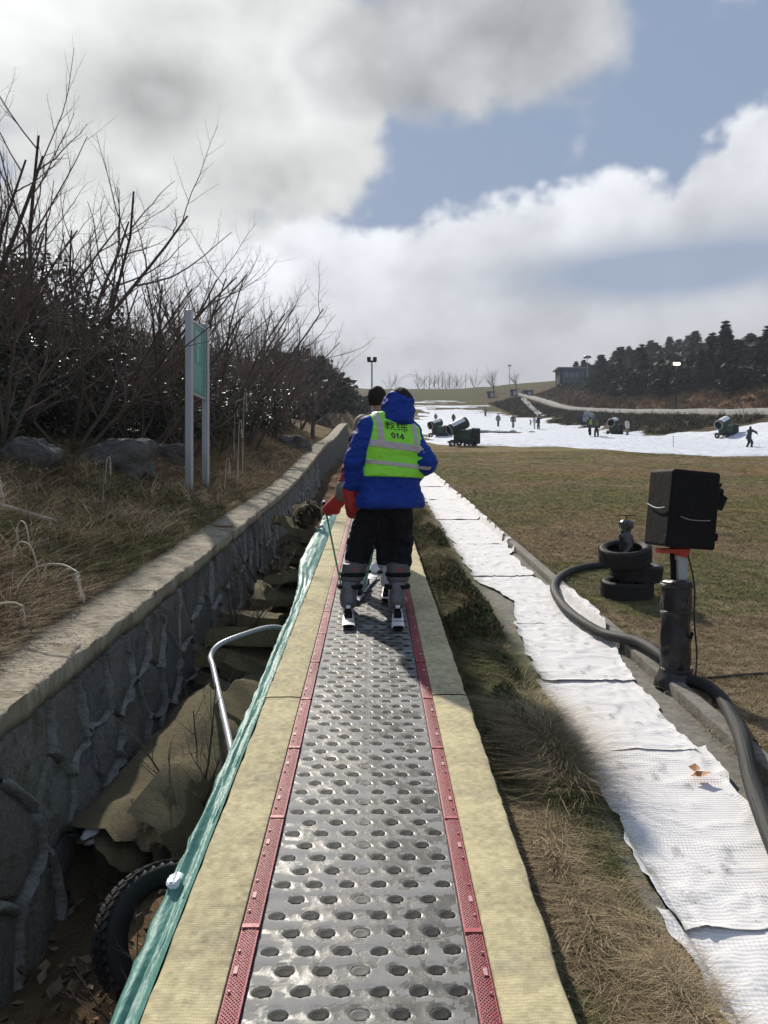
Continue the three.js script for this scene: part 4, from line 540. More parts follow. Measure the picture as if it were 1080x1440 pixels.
const woody = {
  low: bareTree({ seed: 27, h: 3.2, r: 0.04, stems: 4, splay: 0.5, levels: 2, kids: [8, 7], ratio: [0.5, 0.5], open: 0.65, wig: 0.4, up: 0.7, fork: 0.2, thin: 0.55 }),
  thin: bareTree({ seed: 29, h: 6.0, r: 0.09, stems: 1, splay: 0, levels: 2, kids: [15, 7], ratio: [0.36, 0.5], open: 0.7, wig: 0.3, up: 0.8, fork: 0.4, thin: 0.55 }),
  tall: bareTree({ seed: 5, h: 5.6, r: 0.058, stems: 2, splay: 0.3, levels: 3, kids: [9, 8, 6], ratio: [0.5, 0.42, 0.35], open: 0.55, wig: 0.22, up: 1.1, fork: 0.25, thin: 0.55, lean: 0.16 }),
  shrubA: bareTree({ seed: 8, h: 3.4, r: 0.034, stems: 5, splay: 0.5, levels: 3, kids: [7, 7, 8], ratio: [0.48, 0.42, 0.3], open: 0.75, wig: 0.5, up: 0.8, fork: 0.2, thin: 0.55 }),
  shrubB: bareTree({ seed: 11, h: 3.6, r: 0.045, stems: 4, splay: 0.6, levels: 3, kids: [8, 7, 8], ratio: [0.48, 0.42, 0.3], open: 0.8, wig: 0.5, up: 0.7, fork: 0.2, thin: 0.55 }),
  round: bareTree({ seed: 14, h: 3.0, r: 0.1, stems: 1, splay: 0, levels: 3, kids: [14, 9, 7], ratio: [0.75, 0.5, 0.42], open: 0.85, wig: 0.38, up: 0.75, fork: 0.3, thin: 0.5 }),
  slim: bareTree({ seed: 19, h: 6.0, r: 0.08, stems: 1, splay: 0, levels: 3, kids: [13, 7, 4], ratio: [0.32, 0.45, 0.4], open: 0.7, wig: 0.25, up: 0.8, fork: 0.35, thin: 0.5 }),
};
const plantProto = {};
function plant(kind, name, label, category, x, D, turn, s, group, sink = 0.1, mt = mTwig) {
  if (!plantProto[kind + name + mt.color.getHex()]) { const t = new THREE.Group(); t.name = name; part('trunk', woody[kind].trunk, mBark, t); part('crown', woody[kind].crown, mt, t); plantProto[kind + name + mt.color.getHex()] = t; }
  const c = plantProto[kind + name + mt.color.getHex()].clone(); c.name = numbered(name); c.userData = { label, category, group }; c.position.set(...at(x, D, -sink)); c.rotation.y = turn; if (Array.isArray(s)) c.scale.set(...s); else c.scale.setScalar(s); scene.add(c); return c;
}
plant('tall', 'bare_tree', 'tall slender bare tree rising above the thicket behind the wall', 'tree', -6.0, 10.4, 0.25, 0.95);
plant('tall', 'bare_tree', 'bare tree with upright twigs beside the tall slender tree', 'tree', -6.9, 10.9, 2.6, 0.9);
const THICK = 'bare thicket behind the stone wall', tl = 'grey brown bare tangled shrub in the thicket behind the wall';
{ const r = rng(31); const L = [[-4.6, 9.6, 0.7], [-6.0, 9.4, 0.8], [-6.9, 9.8, 1.0], [-5.6, 12, 1.25], [-4.7, 13.2, 1.2], [-6.8, 13.5, 1.35], [-4.2, 15.6, 1.2], [-5.4, 16.5, 1.3], [-3.5, 17.6, 1.15], [-4.4, 19, 1.25], [-3.3, 20.5, 1.2], [-5.8, 20.5, 1.4], [-3.9, 23, 1.25], [-4.9, 26, 1.35], [-3.1, 24.5, 1.1], [-3.4, 27, 1.25], [-3.0, 31, 1.2], [-4.2, 21.4, 1.4], [-6.0, 14.6, 1.4], [-4.4, 11.4, 0.95], [-5.0, 12.8, 1.15], [-3.7, 15.2, 0.95], [-4.0, 13.6, 0.9], [-5.2, 10.6, 0.9], [-5.8, 11.2, 1.05], [-6.4, 12.4, 1.2], [-4.9, 14.2, 1.15], [-5.3, 15.4, 1.25], [-7.2, 11, 1.15], [-6.5, 27, 1.5], [-3.8, 34, 1.1], [-5.5, 32, 1.4], [-4.6, 38, 1.3], [-7, 37, 1.5]];
  L.forEach(([x, D, s], i) => plant(i % 3 === 0 ? 'shrubB' : 'shrubA', 'bare_shrub', i % 2 ? tl : 'reddish brown bare shrub in the dark thicket behind the wall', 'shrub', x, D, r() * 6.28, [s, s * (0.8 + 0.25 * r()), s], i % 2 ? THICK : 'reddish bare shrubs behind the stone wall', 0.1, i % 2 ? mTwig : mTwigR)); }
plant('round', 'round_tree', 'small round crowned bare tree at the end of the thicket beside the wall', 'tree', pxX(440, 28.5), 28.5, 0.6, [0.95, 0.9, 0.95]);
plant('slim', 'bare_tree', 'slim bare tree on the far end of the left hillside', 'tree', -3.2, 74, 1, 1.0, 'slim trees on the left hillside'); 
{ const r = rng(32); for (let i = 0; i < 9; i++) plant('slim', 'bare_tree', 'slim bare tree on the far end of the left hillside', 'tree', -3.5 - r() * 9, 62 + r() * 50, r() * 6, 0.7 + r() * 0.4, 'slim trees on the left hillside'); for (let i = 0; i < 16; i++) { const D = 44 + r() * 60; plant('low', 'bare_shrub', 'bare bush on the far left hillside', 'shrub', -3 - r() * (D * 0.12), D, r() * 6, 1 + r() * 0.5, 'bushes on the far left hillside'); } }
// trees along the skyline
{ const r = rng(33), us = [548, 556, 588, 597, 604, 611, 617, 622, 627, 632, 637, 642, 647, 655, 668]; us.forEach((u, i) => { const D = 226 + r() * 14; i % 2 ? plant('thin', 'skyline_tree', 'thin bare tree standing on the grassy skyline', 'tree', pxX(u, D), D, r() * 6, (u > 600 && u < 650 ? 1.05 : 0.85) * (0.85 + 0.3 * r()), 'thin trees on the skyline') : plant('low', 'skyline_bush', 'low spreading bare bush on the grassy skyline', 'shrub', pxX(u, D), D, r() * 6, 1.25 + 0.6 * r(), 'spreading bushes on the skyline'); });
  plant('round', 'round_tree', 'round bare tree beside the tall floodlight mast', 'tree', pxX(695, 190), 190, 1, 2.1); plant('round', 'round_tree', 'low reddish bare tree behind the floodlight mast', 'tree', pxX(727, 196), 196, 2, 1.5);
  plant('slim', 'bare_tree', 'bare tree standing out of the conifers on the hill', 'tree', pxX(910, 128), 128, 2, 1.5); }
// leafy evergreen shrubs
function leafBlob(n, seed, leaf) { const r = rng(seed), P = [], N = []; const lobes = Array.from({ length: 9 }, () => [(r() - 0.5) * 1.3, 0.35 + r() * 1.0, (r() - 0.5) * 1.3, 0.35 + r() * 0.35]); const e = new THREE.Euler(), m = new THREE.Matrix4(), a = V(0, 0, 0); const base = leaf.toNonIndexed().attributes.position; for (let i = 0; i < n; i++) { const L = lobes[Math.floor(r() * 9)]; const d = V(r() - 0.5, r() - 0.5, r() - 0.5).normalize().multiplyScalar(L[3] * Math.cbrt(0.25 + 0.75 * r()) * (0.85 + 0.3 * r())); e.set(r() * 6.3, r() * 6.3, r() * 6.3); m.makeRotationFromEuler(e); const s = 0.7 + 0.7 * r(); for (let k = 0; k < base.count; k++) { a.fromBufferAttribute(base, k).multiplyScalar(s).applyMatrix4(m); P.push(a.x + L[0] + d.x, Math.max(0, a.y + L[1] + d.y), a.z + L[2] + d.z); } } return bg(P); }
const leafQ = bg([0, 0, 0, 0.022, 0.006, 0.035, 0, 0.012, 0.075, -0.022, 0.006, 0.035], [0, 1, 2, 0, 2, 3]);
const mLeaf = mat([0.045, 0.055, 0.024], 0.5), mLeaf2 = mat([0.075, 0.078, 0.03], 0.5);
const blobs = [leafBlob(6500, 51, leafQ), leafBlob(6500, 52, leafQ)];
const stemG = bareTree({ seed: 44, h: 1.3, r: 0.03, stems: 4, splay: 0.5, levels: 1, kids: [6], ratio: [0.5], open: 0.6, wig: 0.3, up: 0.8, fork: 0.2, thin: 0.6 });
{ const r = rng(34); const L = [[-5.5, 10.4, 1.0], [-6.6, 9.6, 1.1], [-6.9, 11.6, 1.5], [-5.6, 12.2, 1.25], [-5.2, 13.8, 1.35], [-7.2, 12.6, 1.7], [-4.6, 15.2, 1.2], [-6.3, 15.5, 1.7], [-5.0, 17.6, 1.4], [-4.3, 19.8, 1.3], [-6.4, 18.8, 1.7], [-4.5, 22.4, 1.45], [-3.9, 25.8, 1.3], [-6.2, 24, 1.8], [-8.6, 10.6, 1.9], [-8.6, 15, 2], [-9, 20, 2.2], [-4.4, 30, 1.4], [-5.2, 36, 1.8], [-5.4, 8.8, 0.7]];
  L.forEach(([x, D, s], i) => { const t = thing('evergreen_shrub', i % 4 === 1 ? 'olive glossy leaved evergreen bush among the bare thicket' : 'dark green evergreen bush among the bare thicket', 'bush', at(x, D, -0.12), r() * 6, i % 4 === 1 ? 'olive bushes in the thicket' : 'dark green bushes in the thicket'); t.scale.set(s * 0.9, s * (0.62 + 0.25 * r()), s * 0.9); part('foliage', blobs[i % 2], i % 4 === 1 ? mLeaf2 : mLeaf, t); part('stem', stemG.trunk, mBark, t); }); }
const bushFar = [leafBlob(900, 71, leafQ.clone().scale(4, 4, 4)), leafBlob(900, 72, leafQ.clone().scale(4, 4, 4))];
// conifers of the wooded hill
function conifer(seed, H, R, dens) { const r = rng(seed), P = [], put = (x, y, z) => P.push(x, y, z); const whorls = 17; for (let w = 0; w < whorls; w++) { const f = w / (whorls - 1), y0 = H * (0.1 + 0.88 * f), rad = R * Math.pow(1 - f, 0.8) * (0.75 + 0.45 * r()) + 0.08, n = Math.round(6 + 6 * (1 - f)); for (let b = 0; b < n; b++) { const a = b / n * 6.283 + w * 1.3 + r() * 0.6, L = rad * (0.65 + 0.55 * r()), ca = Math.cos(a), sa = Math.sin(a); for (let k = 0; k < dens; k++) { const t = (k + 0.3 + r() * 0.5) / dens, px = ca * L * t, pz = sa * L * t, py = y0 + L * (0.22 * t - 0.42 * t * t) + (r() - 0.5) * 0.16, ww = (0.17 + 0.16 * r()) * (1.15 - 0.55 * t), l2 = 0.3 + 0.22 * r(), tw = (r() - 0.5) * 1.8, cx = Math.cos(a + tw), sx = Math.sin(a + tw); put(px - sx * ww, py - 0.05 - 0.1 * r(), pz + cx * ww); put(px + cx * l2, py + 0.10 - 0.22 * r(), pz + sx * l2); put(px, py + 0.09, pz); put(px + cx * l2, py + 0.10 - 0.22 * r(), pz + sx * l2); put(px + sx * ww, py - 0.05 - 0.1 * r(), pz - cx * ww); put(px, py + 0.09, pz); } } } for (let k = 0; k < 8; k++) { const a = r() * 6.28; put(Math.cos(a) * 0.07, H * 0.94, Math.sin(a) * 0.07); put(0, H * 1.04, 0); put(-Math.sin(a) * 0.05, H * 0.95, Math.cos(a) * 0.05); } return bg(P); }
const coni = [conifer(61, 6.5, 1.5, 6), conifer(62, 5.6, 1.75, 6), conifer(63, 7.4, 1.6, 6)], coniTrunk = rod([0, -0.3, 0], [0, 6, 0], 0.12, 0.02, 6), mCon = [cloth([0.022, 0.034, 0.02], 0.8, 0.4), cloth([0.030, 0.040, 0.022], 0.8, 0.4), cloth([0.040, 0.042, 0.024], 0.8, 0.4)];
{ const r = rng(35); let n = 0, tries = 0; const spots = [];
  while (n < 150 && tries++ < 6000) { const D = 62 + r() * 120, x = 40.5 + Math.pow(r(), 0.8) * 30; const u = 525 + (x - OFF) * FOCAL / D; if (u > 1110 || u < 800 + 40 * r()) continue; if (spots.some(([a, b]) => Math.hypot(a - x, b - D) < 2.0)) continue; spots.push([x, D]); n++;
    const k = Math.floor(r() * 3), t = thing('conifer_tree', (x < 46 ? 'dark conifer on the lower edge of the wooded hill above the low concrete wall' : 'dark conifer higher up among the others on the wooded hill'), 'tree', at(x, D, -0.1), r() * 6, x < 46 ? 'conifers on the lower edge of the hill' : 'conifers higher on the wooded hill'), s = 0.38 + Math.pow(r(), 1.8) * 0.55, wd = 1.3 + r() * 0.9; t.scale.set(s * wd, s, s * wd); part('crown', coni[k], mCon[(k + n) % 3], t); part('trunk', coniTrunk, mBark, t); }
  const T = (u, v, D, label, s) => { const x = pxX(u, D), t = thing('conifer_tree', label, 'tree', at(x, D, -0.1), u); const hgt = pxY(v, D) - yLand(x, D); t.scale.set(hgt / 6.9, hgt / 6.9, hgt / 6.9); part('crown', coni[0], mCon[0], t); part('trunk', coniTrunk, mBark, t); };
  T(1024, 443, 96, 'tallest pointed conifer standing above the wooded hill'); T(905, 478, 118, 'broad dark conifer at the lower end of the wooded hill', 1); T(873, 497, 126, 'small conifer beside the roof of the dark hillside building');
  T(746, 549, 178, 'lone small conifer at the end of the low concrete wall');
  // broad bushes under the trees
  for (let i = 0; i < 26; i++) { const D = 46 + r() * 85, x = -2.6 - r() * D * 0.09, t = thing('hillside_bush', 'dark leafy bush covering the far left hillside', 'bush', at(x, D, -0.3), r() * 6, 'bushes covering the far left hillside'), s = 1.2 + r() * 1.0; t.scale.set(s * 1.25, s * 0.85, s * 1.25); part('foliage', bushFar[i % 2], mCon[2], t); part('stem', stemG.trunk, mBark, t); }
  for (let i = 0; i < 90; i++) { let x, D, u; do { D = 60 + r() * 125; x = 39.5 + r() * 24; u = 525 + x * FOCAL / D; } while (u > 1110 || u < 765 || (u < 858 && D > 108)); const t = thing('hill_bush', 'dark leafy bush under the conifers on the hill', 'bush', at(x, D, -0.3), r() * 6, 'bushes under the conifers'), s = 1.3 + r() * 1.7; t.scale.set(s * 1.15, s * 0.85, s * 1.15); part('foliage', bushFar[i % 2], mCon[i % 3], t); part('stem', stemG.trunk, mBark, t); } }

// ---------------------------------------------------------------- notice board behind the wall
{
  const mAlu = mat([0.42, 0.44, 0.46], 0.38, { metalness: 0.55, bumpMap: tFine, bumpScale: 0.0006 });
  const D1 = 12.0, D2 = 12.8, xa = pxX(267, D1), xb = pxX(290, D2), ya = yLand(xa, D1), top1 = pxY(437, D1), top2 = pxY(456, D2);
  const t = thing('notice_board', 'green notice board between two metal posts behind the stone wall', 'sign', [xa, ya, -D1]);
  const dx = xb - xa, dz = -(D2 - D1), dir = V(dx, 0, dz), W = dir.length(), yaw = Math.atan2(-dz, dx);
  const yb = yLand(xb, D2) - ya, h1 = top1 - ya, h2 = top2 - ya;
  const post = (x, z, y0, y1) => { const g = box(0.10, y1 - y0, 0.10, 0, (y0 + y1) / 2, 0, 0.006); g.rotateY(yaw); g.translate(x, 0, z); return g; };
  part('post', post(0, 0, -0.4, h1), mAlu, t); part('post', post(dx, dz, yb - 0.4, (h1 + h2) / 2 - 0.02), mAlu, t);
  const pTop = pxY(449, D1) - ya, pBot = pxY(552, D1) - ya, pw = W - 0.11, ph = pTop - pBot;
  const p = new THREE.Group(); p.name = 'sign_panel'; t.add(p); p.position.set(dx / 2, (pTop + pBot) / 2, dz / 2); p.rotation.y = yaw;
  const c = document.createElement('canvas'); c.width = 512; c.height = 768; const k = c.getContext('2d'); k.fillStyle = '#2f8a76'; k.fillRect(0, 0, 512, 768); const rr = rng(4);
  k.fillStyle = 'rgba(215,238,230,0.55)'; k.fillRect(150, 60, 40, 150); k.fillRect(215, 60, 40, 180); k.fillRect(280, 60, 40, 150); k.fillRect(205, 250, 60, 160);
  k.fillStyle = 'rgba(225,242,236,0.7)'; for (let y = 450; y < 720; y += 24) for (let x = 60; x < 440 - rr() * 90; x += 17) k.fillRect(x, y, 7 + rr() * 7, 8);
  const ct = new THREE.CanvasTexture(c); ct.colorSpace = THREE.SRGBColorSpace;
  const mg = mat([1, 1, 1], 0.35, { map: ct }); part('panel_back', box(pw, ph, 0.03, 0, 0, 0, 0.003), mat([0.05, 0.22, 0.18], 0.5), p);
  const f1 = part('printed_face', new THREE.PlaneGeometry(pw - 0.06, ph - 0.06), mg, p); f1.position.z = 0.018; const f2 = part('printed_face', new THREE.PlaneGeometry(pw - 0.06, ph - 0.06), mg, p); f2.position.z = -0.018; f2.rotation.y = Math.PI;
  part('panel_frame', merged([box(pw + 0.004, 0.035, 0.045, 0, ph / 2, 0), box(pw + 0.004, 0.035, 0.045, 0, -ph / 2, 0), box(0.03, ph - 0.03, 0.045, pw / 2 - 0.013, 0, 0), box(0.03, ph - 0.03, 0.045, -pw / 2 + 0.013, 0, 0)]), mAlu, p);
  part('clip', box(0.05, 0.04, 0.05, pw / 2, ph / 2 + 0.03, 0), mAlu, p);
}
// boulders, a fallen stick, arching reeds
const mRock = mat([0.20, 0.195, 0.18], 0.9, { bumpMap: rep(tGrain, 2, 2), bumpScale: 0.03, map: tGrain });
{ const R = (u, D, w, h, seed, label) => { const x = pxX(u, D), o = solo('boulder', boxUV(lump(w, h, w * 0.8, seed, 0.9, 1.5, 48)), mRock, label, 'boulder'); o.position.set(...at(x, D, h * 0.2)); o.rotation.y = seed; };
  R(166, 11.2, 0.5, 0.34, 3, 'large grey boulder under the thicket left of the notice board'); R(240, 13.6, 0.4, 0.24, 6, 'low grey boulder behind the notice board posts'); R(48, 9.6, 0.36, 0.24, 9, 'dark boulder in the shade beside the tall bare tree'); R(415, 24, 0.45, 0.3, 12, 'flat rock at the root of the small round crowned tree');
  const mStick = mat([0.36, 0.33, 0.30], 0.85);
  solo('fallen_branch', tube([[-3.75, yLand(-3.75, 6.9) + 0.06, -6.9], [-3.3, yLand(-3.3, 7.0) + 0.07, -7.0], [-2.9, yLand(-2.9, 7.15) + 0.06, -7.15]], 0.028, 12, 7), mStick, 'pale fallen branch lying in the dead grass', 'branch');
  solo('thin_stick', tube([[-2.15, yLand(-2.15, 9.4) + 0.1, -9.4], [-1.9, hWall(9.4) + SLOPE * 9.38 + 0.03, -9.38], [-1.66, hWall(9.35) + SLOPE * 9.35 + 0.025, -9.35]], 0.013, 10, 6), mat([0.2, 0.12, 0.08], 0.8), 'thin brown stick lying across the wall coping', 'stick');
  const mReed = mat([0.52, 0.46, 0.36], 0.75), mPlume = mat([0.62, 0.56, 0.47], 0.9), rr = rng(71);
  const reed = (x, D, h, ax, az, label) => { const t = thing('reed', label, 'reed', at(x, D, -0.02)), P = [[0, 0, 0], [ax * 0.12, h * 0.5, az * 0.12], [ax * 0.4, h * 0.9, az * 0.4], [ax * 0.8, h * 0.97, az * 0.8], [ax, h * 0.84, az]]; part('stem', tube(P, 0.006, 20, 5), mReed, t);
    const pos = []; for (let i = 0; i < 70; i++) { const f = rr(), b = V(ax, h * 0.84, az).add(V(ax * 0.1 * f, -0.16 * f, az * 0.1 * f)), d = V(rr() - 0.5, rr() - 0.8, rr() - 0.5).multiplyScalar(0.06); pos.push(b.x - 0.004, b.y, b.z, b.x + 0.004, b.y, b.z, b.x + d.x, b.y + d.y, b.z + d.z); } part('plume', bg(pos), mPlume, t);
    part('leaf_blade', sheet(range(0, 1, 0.1), [-1, 1], (q, w) => [ax * -0.5 * q + w * 0.008 * (1 - q), h * 0.55 * Math.sin(q * 2.2), az * 0.6 * q + w * 0.003], null), mReed, t); };
  reed(-3.05, 5.6, 0.62, 0.42, 0.1, 'pale reed arching with a drooping plume near the fallen branch'); reed(-3.2, 5.9, 0.75, -0.25, 0.2, 'pale reed bent toward the thicket near the fallen branch');
  for (const [u, v, D] of [[335, 585, 13.5], [342, 545, 15], [317, 640, 12.6], [330, 560, 17], [150, 655, 9.6]]) { const x = pxX(u, D); reed(x, D, Math.max(0.4, pxY(v, D) - yLand(x, D)), 0.08, 0.05, 'thin reed with a white seed head in front of the thicket'); scene.children[scene.children.length - 1].userData.group = 'white headed reeds'; }
  reed(-2.3, 5.0, 0.3, 0.5, 0.22, 'pale reed bowed out over the wall coping');
  for (let i = 0; i < 16; i++) { const D = 3.3 + rr() * 2.9, x = -2.25 - rr() * 1.0; reed(x, D, 0.14 + rr() * 0.32, (rr() - 0.4) * 0.6, (rr() - 0.5) * 0.5, 'short pale broken reed in the dead grass behind the coping'); scene.children[scene.children.length - 1].userData.group = 'broken reeds behind the coping'; }
  // bare brambles in the ditch
  for (const [x, D, s] of [[-0.95, 4.4, 0.24], [-0.8, 2.75, 0.13], [-1.25, 7.4, 0.26], [-1.2, 9.2, 0.3]]) { plant('low', 'bramble', 'dry bare bramble twigs growing in the ditch', 'bramble', x, D, D * 3, s, 'dry brambles in the ditch', -0.1); }
}

// ---------------------------------------------------------------- far things up the slope
const mPale = mat([0.34, 0.33, 0.31], 0.9, { bumpMap: tGrain, bumpScale: 0.01 });
{ const w = thing('low_wall', 'long low pale concrete wall along the foot of the wooded hill', 'wall'); const cuts = range(52, 175, 6); for (let i = 0; i < cuts.length - 1; i++) part('wall_segment', sheet(range(cuts[i] + 0.03, cuts[i + 1] - 0.03, 1.5), [0, 1, 2, 3], (D, j) => [32 + [0, 0, 0.3, 0.3][j], yLand(32, D) + [-0.3, 0.52, 0.52, -0.3][j], -D], (D, j) => [D, j * 0.4]), mPale, w);
  struct('hill_road', sheet(range(50, 178, 1.5), [32.4, 33.3, 34.3], (D, x) => [x, yLand(x, D) + 0.03, -D], (D, x) => [D / 2, x / 2]), mPale);
  // narrow concrete gutter running down to the snow
  const g = thing('concrete_gutter', 'pale concrete gutter slanting down the bank to the snow', 'gutter'); const A = [pxX(733, 158), 158], B = [pxX(757, 126), 126]; part('channel', sheet(range(0, 1, 0.05), [0, 1, 2, 3], (t, j) => { const D = lerp(A[1], B[1], t), x = lerp(A[0], B[0], t) + [0, 0, 0.8, 0.8][j]; return [x, yLand(x, D) + [-0.1, 0.28, 0.28, -0.1][j], -D]; }), mPale, g); }
function mast(name, label, u, D, vTop, kind) { const x = pxX(u, D), p = at(x, D, -0.1), H = pxY(vTop, D) - p[1], t = thing(name, label, 'floodlight', p); part('pole', rod([0, 0, 0], [0, H, 0], 0.008 * H + 0.03, 0.004 * H + 0.03, 10), mSteelL, t); part('base', box(0.5, 0.25, 0.5, 0, 0.12, 0, 0.02), mPale, t);
  if (kind === 'ring') { part('head_frame', new THREE.TorusGeometry(0.085 * H, 0.03 * H, 6, 20).rotateX(Math.PI / 2).translate(0, H, 0), mSteelL, t); for (let i = 0; i < 6; i++) { const a = i / 6 * 6.28; part('lamp_head', box(0.05 * H, 0.035 * H, 0.05 * H, Math.cos(a) * 0.1 * H, H - 0.02 * H, Math.sin(a) * 0.1 * H, 0.01), mDark, t); } }
  else { part('crossbar', box(0.6, 0.1, 0.12, 0, H - 0.06, 0, 0.005), mDark, t); for (const s of [-1, 1]) part('lamp_head', box(0.26, 0.24, 0.22, s * 0.2, H + 0.08, 0.1, 0.01), mDark, t); }
  return t; }
mast('floodlight_mast', 'tall twin headed floodlight mast at the top of the snow', 717, 170, 514);
mast('floodlight_mast', 'floodlight mast with twin heads behind the walking man on the left hillside', 523, 52, 507);
mast('floodlight_mast', 'floodlight mast with a flat ring head beside the hillside building', 827, 150, 501, 'ring');
// a lit floodlight among the trees
{ const D = 88, x = pxX(953, D), y0 = yLand(x, D), yl = pxY(511, D), t = thing('lit_floodlight', 'small lit floodlight glowing among the conifers', 'floodlight', [x, y0 - 0.1, -D]); const H = yl - y0; part('pole', rod([0, 0, 0], [0, H + 0.2, 0], 0.08, 0.05), mDark, t); part('housing', box(1.0, 0.42, 0.25, 0, H + 0.12, 0.0, 0.02), mDark, t);
  const mLit = new THREE.MeshStandardMaterial({ color: 0xffffff, emissive: lin(1, 0.86, 0.6), emissiveIntensity: 3, roughness: 0.4 }); for (const s of [-1, 1]) part('lamp_lens', box(0.34, 0.28, 0.04, s * 0.22, H + 0.12, 0.15, 0.01), mLit, t);
  const pl = new THREE.PointLight(lin(1, 0.86, 0.6), 6, 0, 2); pl.position.set(0, H + 0.12, 0.32); pl.castShadow = true; t.add(pl); }
// hillside building
{ const D = 165, x = pxX(809, D), t = thing('hillside_building', 'dark flat roofed building on stilts at the end of the wooded hill', 'building', [x, pxY(548, D), -D]); const W = 48 * D / FOCAL, H = 3.2; part('wall', box(W, H, 4, 0, 1.1 + H / 2, 0, 0.02), mat([0.055, 0.075, 0.105], 0.6), t); part('roof', box(W + 0.8, 0.25, 4.8, -0.2, 1.2 + H, 0, 0.02), mat([0.2, 0.21, 0.23], 0.6), t); for (const s of [-0.46, -0.36]) part('stilt', box(0.2, 3.2, 0.2, s * W, -0.4, 1.5, 0.01), mSteelL, t); part('end_wall', box(0.6, H, 4.06, -W / 2 + 0.25, 1.1 + H / 2, 0, 0.02), mDark, t); for (let i = 0; i < 5; i++) part('window', box(0.7, 1.0, 0.06, -W * 0.3 + i * 1.1, 2.9, 2.02, 0.01), mat([0.12, 0.16, 0.22], 0.2), t); }
// arch on the skyline, hut and machine at the hill foot, odd posts
{ const D = 235, x = pxX(577, D), t = thing('skyline_arch', 'thin arched metal frame on the skyline', 'arch', at(x, D)); const P = []; for (let i = 0; i <= 16; i++) { const a = Math.PI * i / 16; P.push([-Math.cos(a) * 4.2, Math.sin(a) * 4.6, 0]); } part('hoop', tube(P, 0.06, 40, 6), mSteelL, t); part('hoop', tube(P.map(([a, b]) => [a * 0.86, b * 0.88, 0]), 0.04, 40, 6), mSteelL, t); for (const s of [-1, 1]) part('footing', box(0.6, 0.4, 0.6, s * 4, 0.1, 0, 0.02), mPale, t); }
{ const h = (u, D, w, hh, label) => { const t = thing('equipment_hut', label, 'hut', at(pxX(u, D), D, -0.1)); part('wall', box(w, hh, 2, 0, hh / 2, 0, 0.02), mat([0.06, 0.062, 0.065], 0.8), t); part('roof', box(w + 0.3, 0.15, 2.4, 0, hh + 0.07, 0, 0.02), mat([0.12, 0.12, 0.12], 0.8), t); part('door', box(0.7, hh * 0.75, 0.06, w * 0.15, hh * 0.4, 1.01, 0.01), mSteelL, t); }; h(690, 180, 1.6, 1.3, 'small dark hut under the round bare tree at the top'); h(722, 172, 1.3, 1.2, 'small dark hut at the foot of the tall floodlight mast'); h(742, 168, 2.2, 1.0, 'low dark hut at the far end of the concrete wall'); }
{ const s = (u, vTop, vBot, D, label) => { const x = pxX(u, D), y = yLand(x, D), t = thing('sign_post', label, 'sign', [x, y - 0.1, -D]), H = pxY(vTop, D) - y; part('post', rod([0, 0, 0], [0, H, 0], 0.04), mSteelL, t); part('plate', box(0.45, 0.42, 0.04, 0, H - 0.1, 0.05, 0.01), mat([0.05, 0.03, 0.03], 0.7), t); }; s(969, 585, 606, 68, 'small dark sign on a post standing on the bank'); s(771, 560, 566, 150, 'small pale marker post beside the low concrete wall');
  const p = thing('thin_pole', 'thin pale pole beside the crouching skier', 'pole', at(pxX(1049, 61), 61, -0.1)); part('shaft', rod([0, 0, 0], [0, 1.7, 0], 0.035), mSteelL, p); part('tip', new THREE.SphereGeometry(0.05, 8, 6).translate(0, 1.7, 0), mSteelL, p);
  const q = thing('thin_pole', 'short thin stake standing alone in the snow', 'pole', at(pxX(949, 47), 47, 0)); part('shaft', rod([0, 0, 0], [0, 0.75, 0], 0.015), mDark, q); part('tip', new THREE.SphereGeometry(0.03, 8, 6).translate(0, 0.75, 0), mDark, q); }

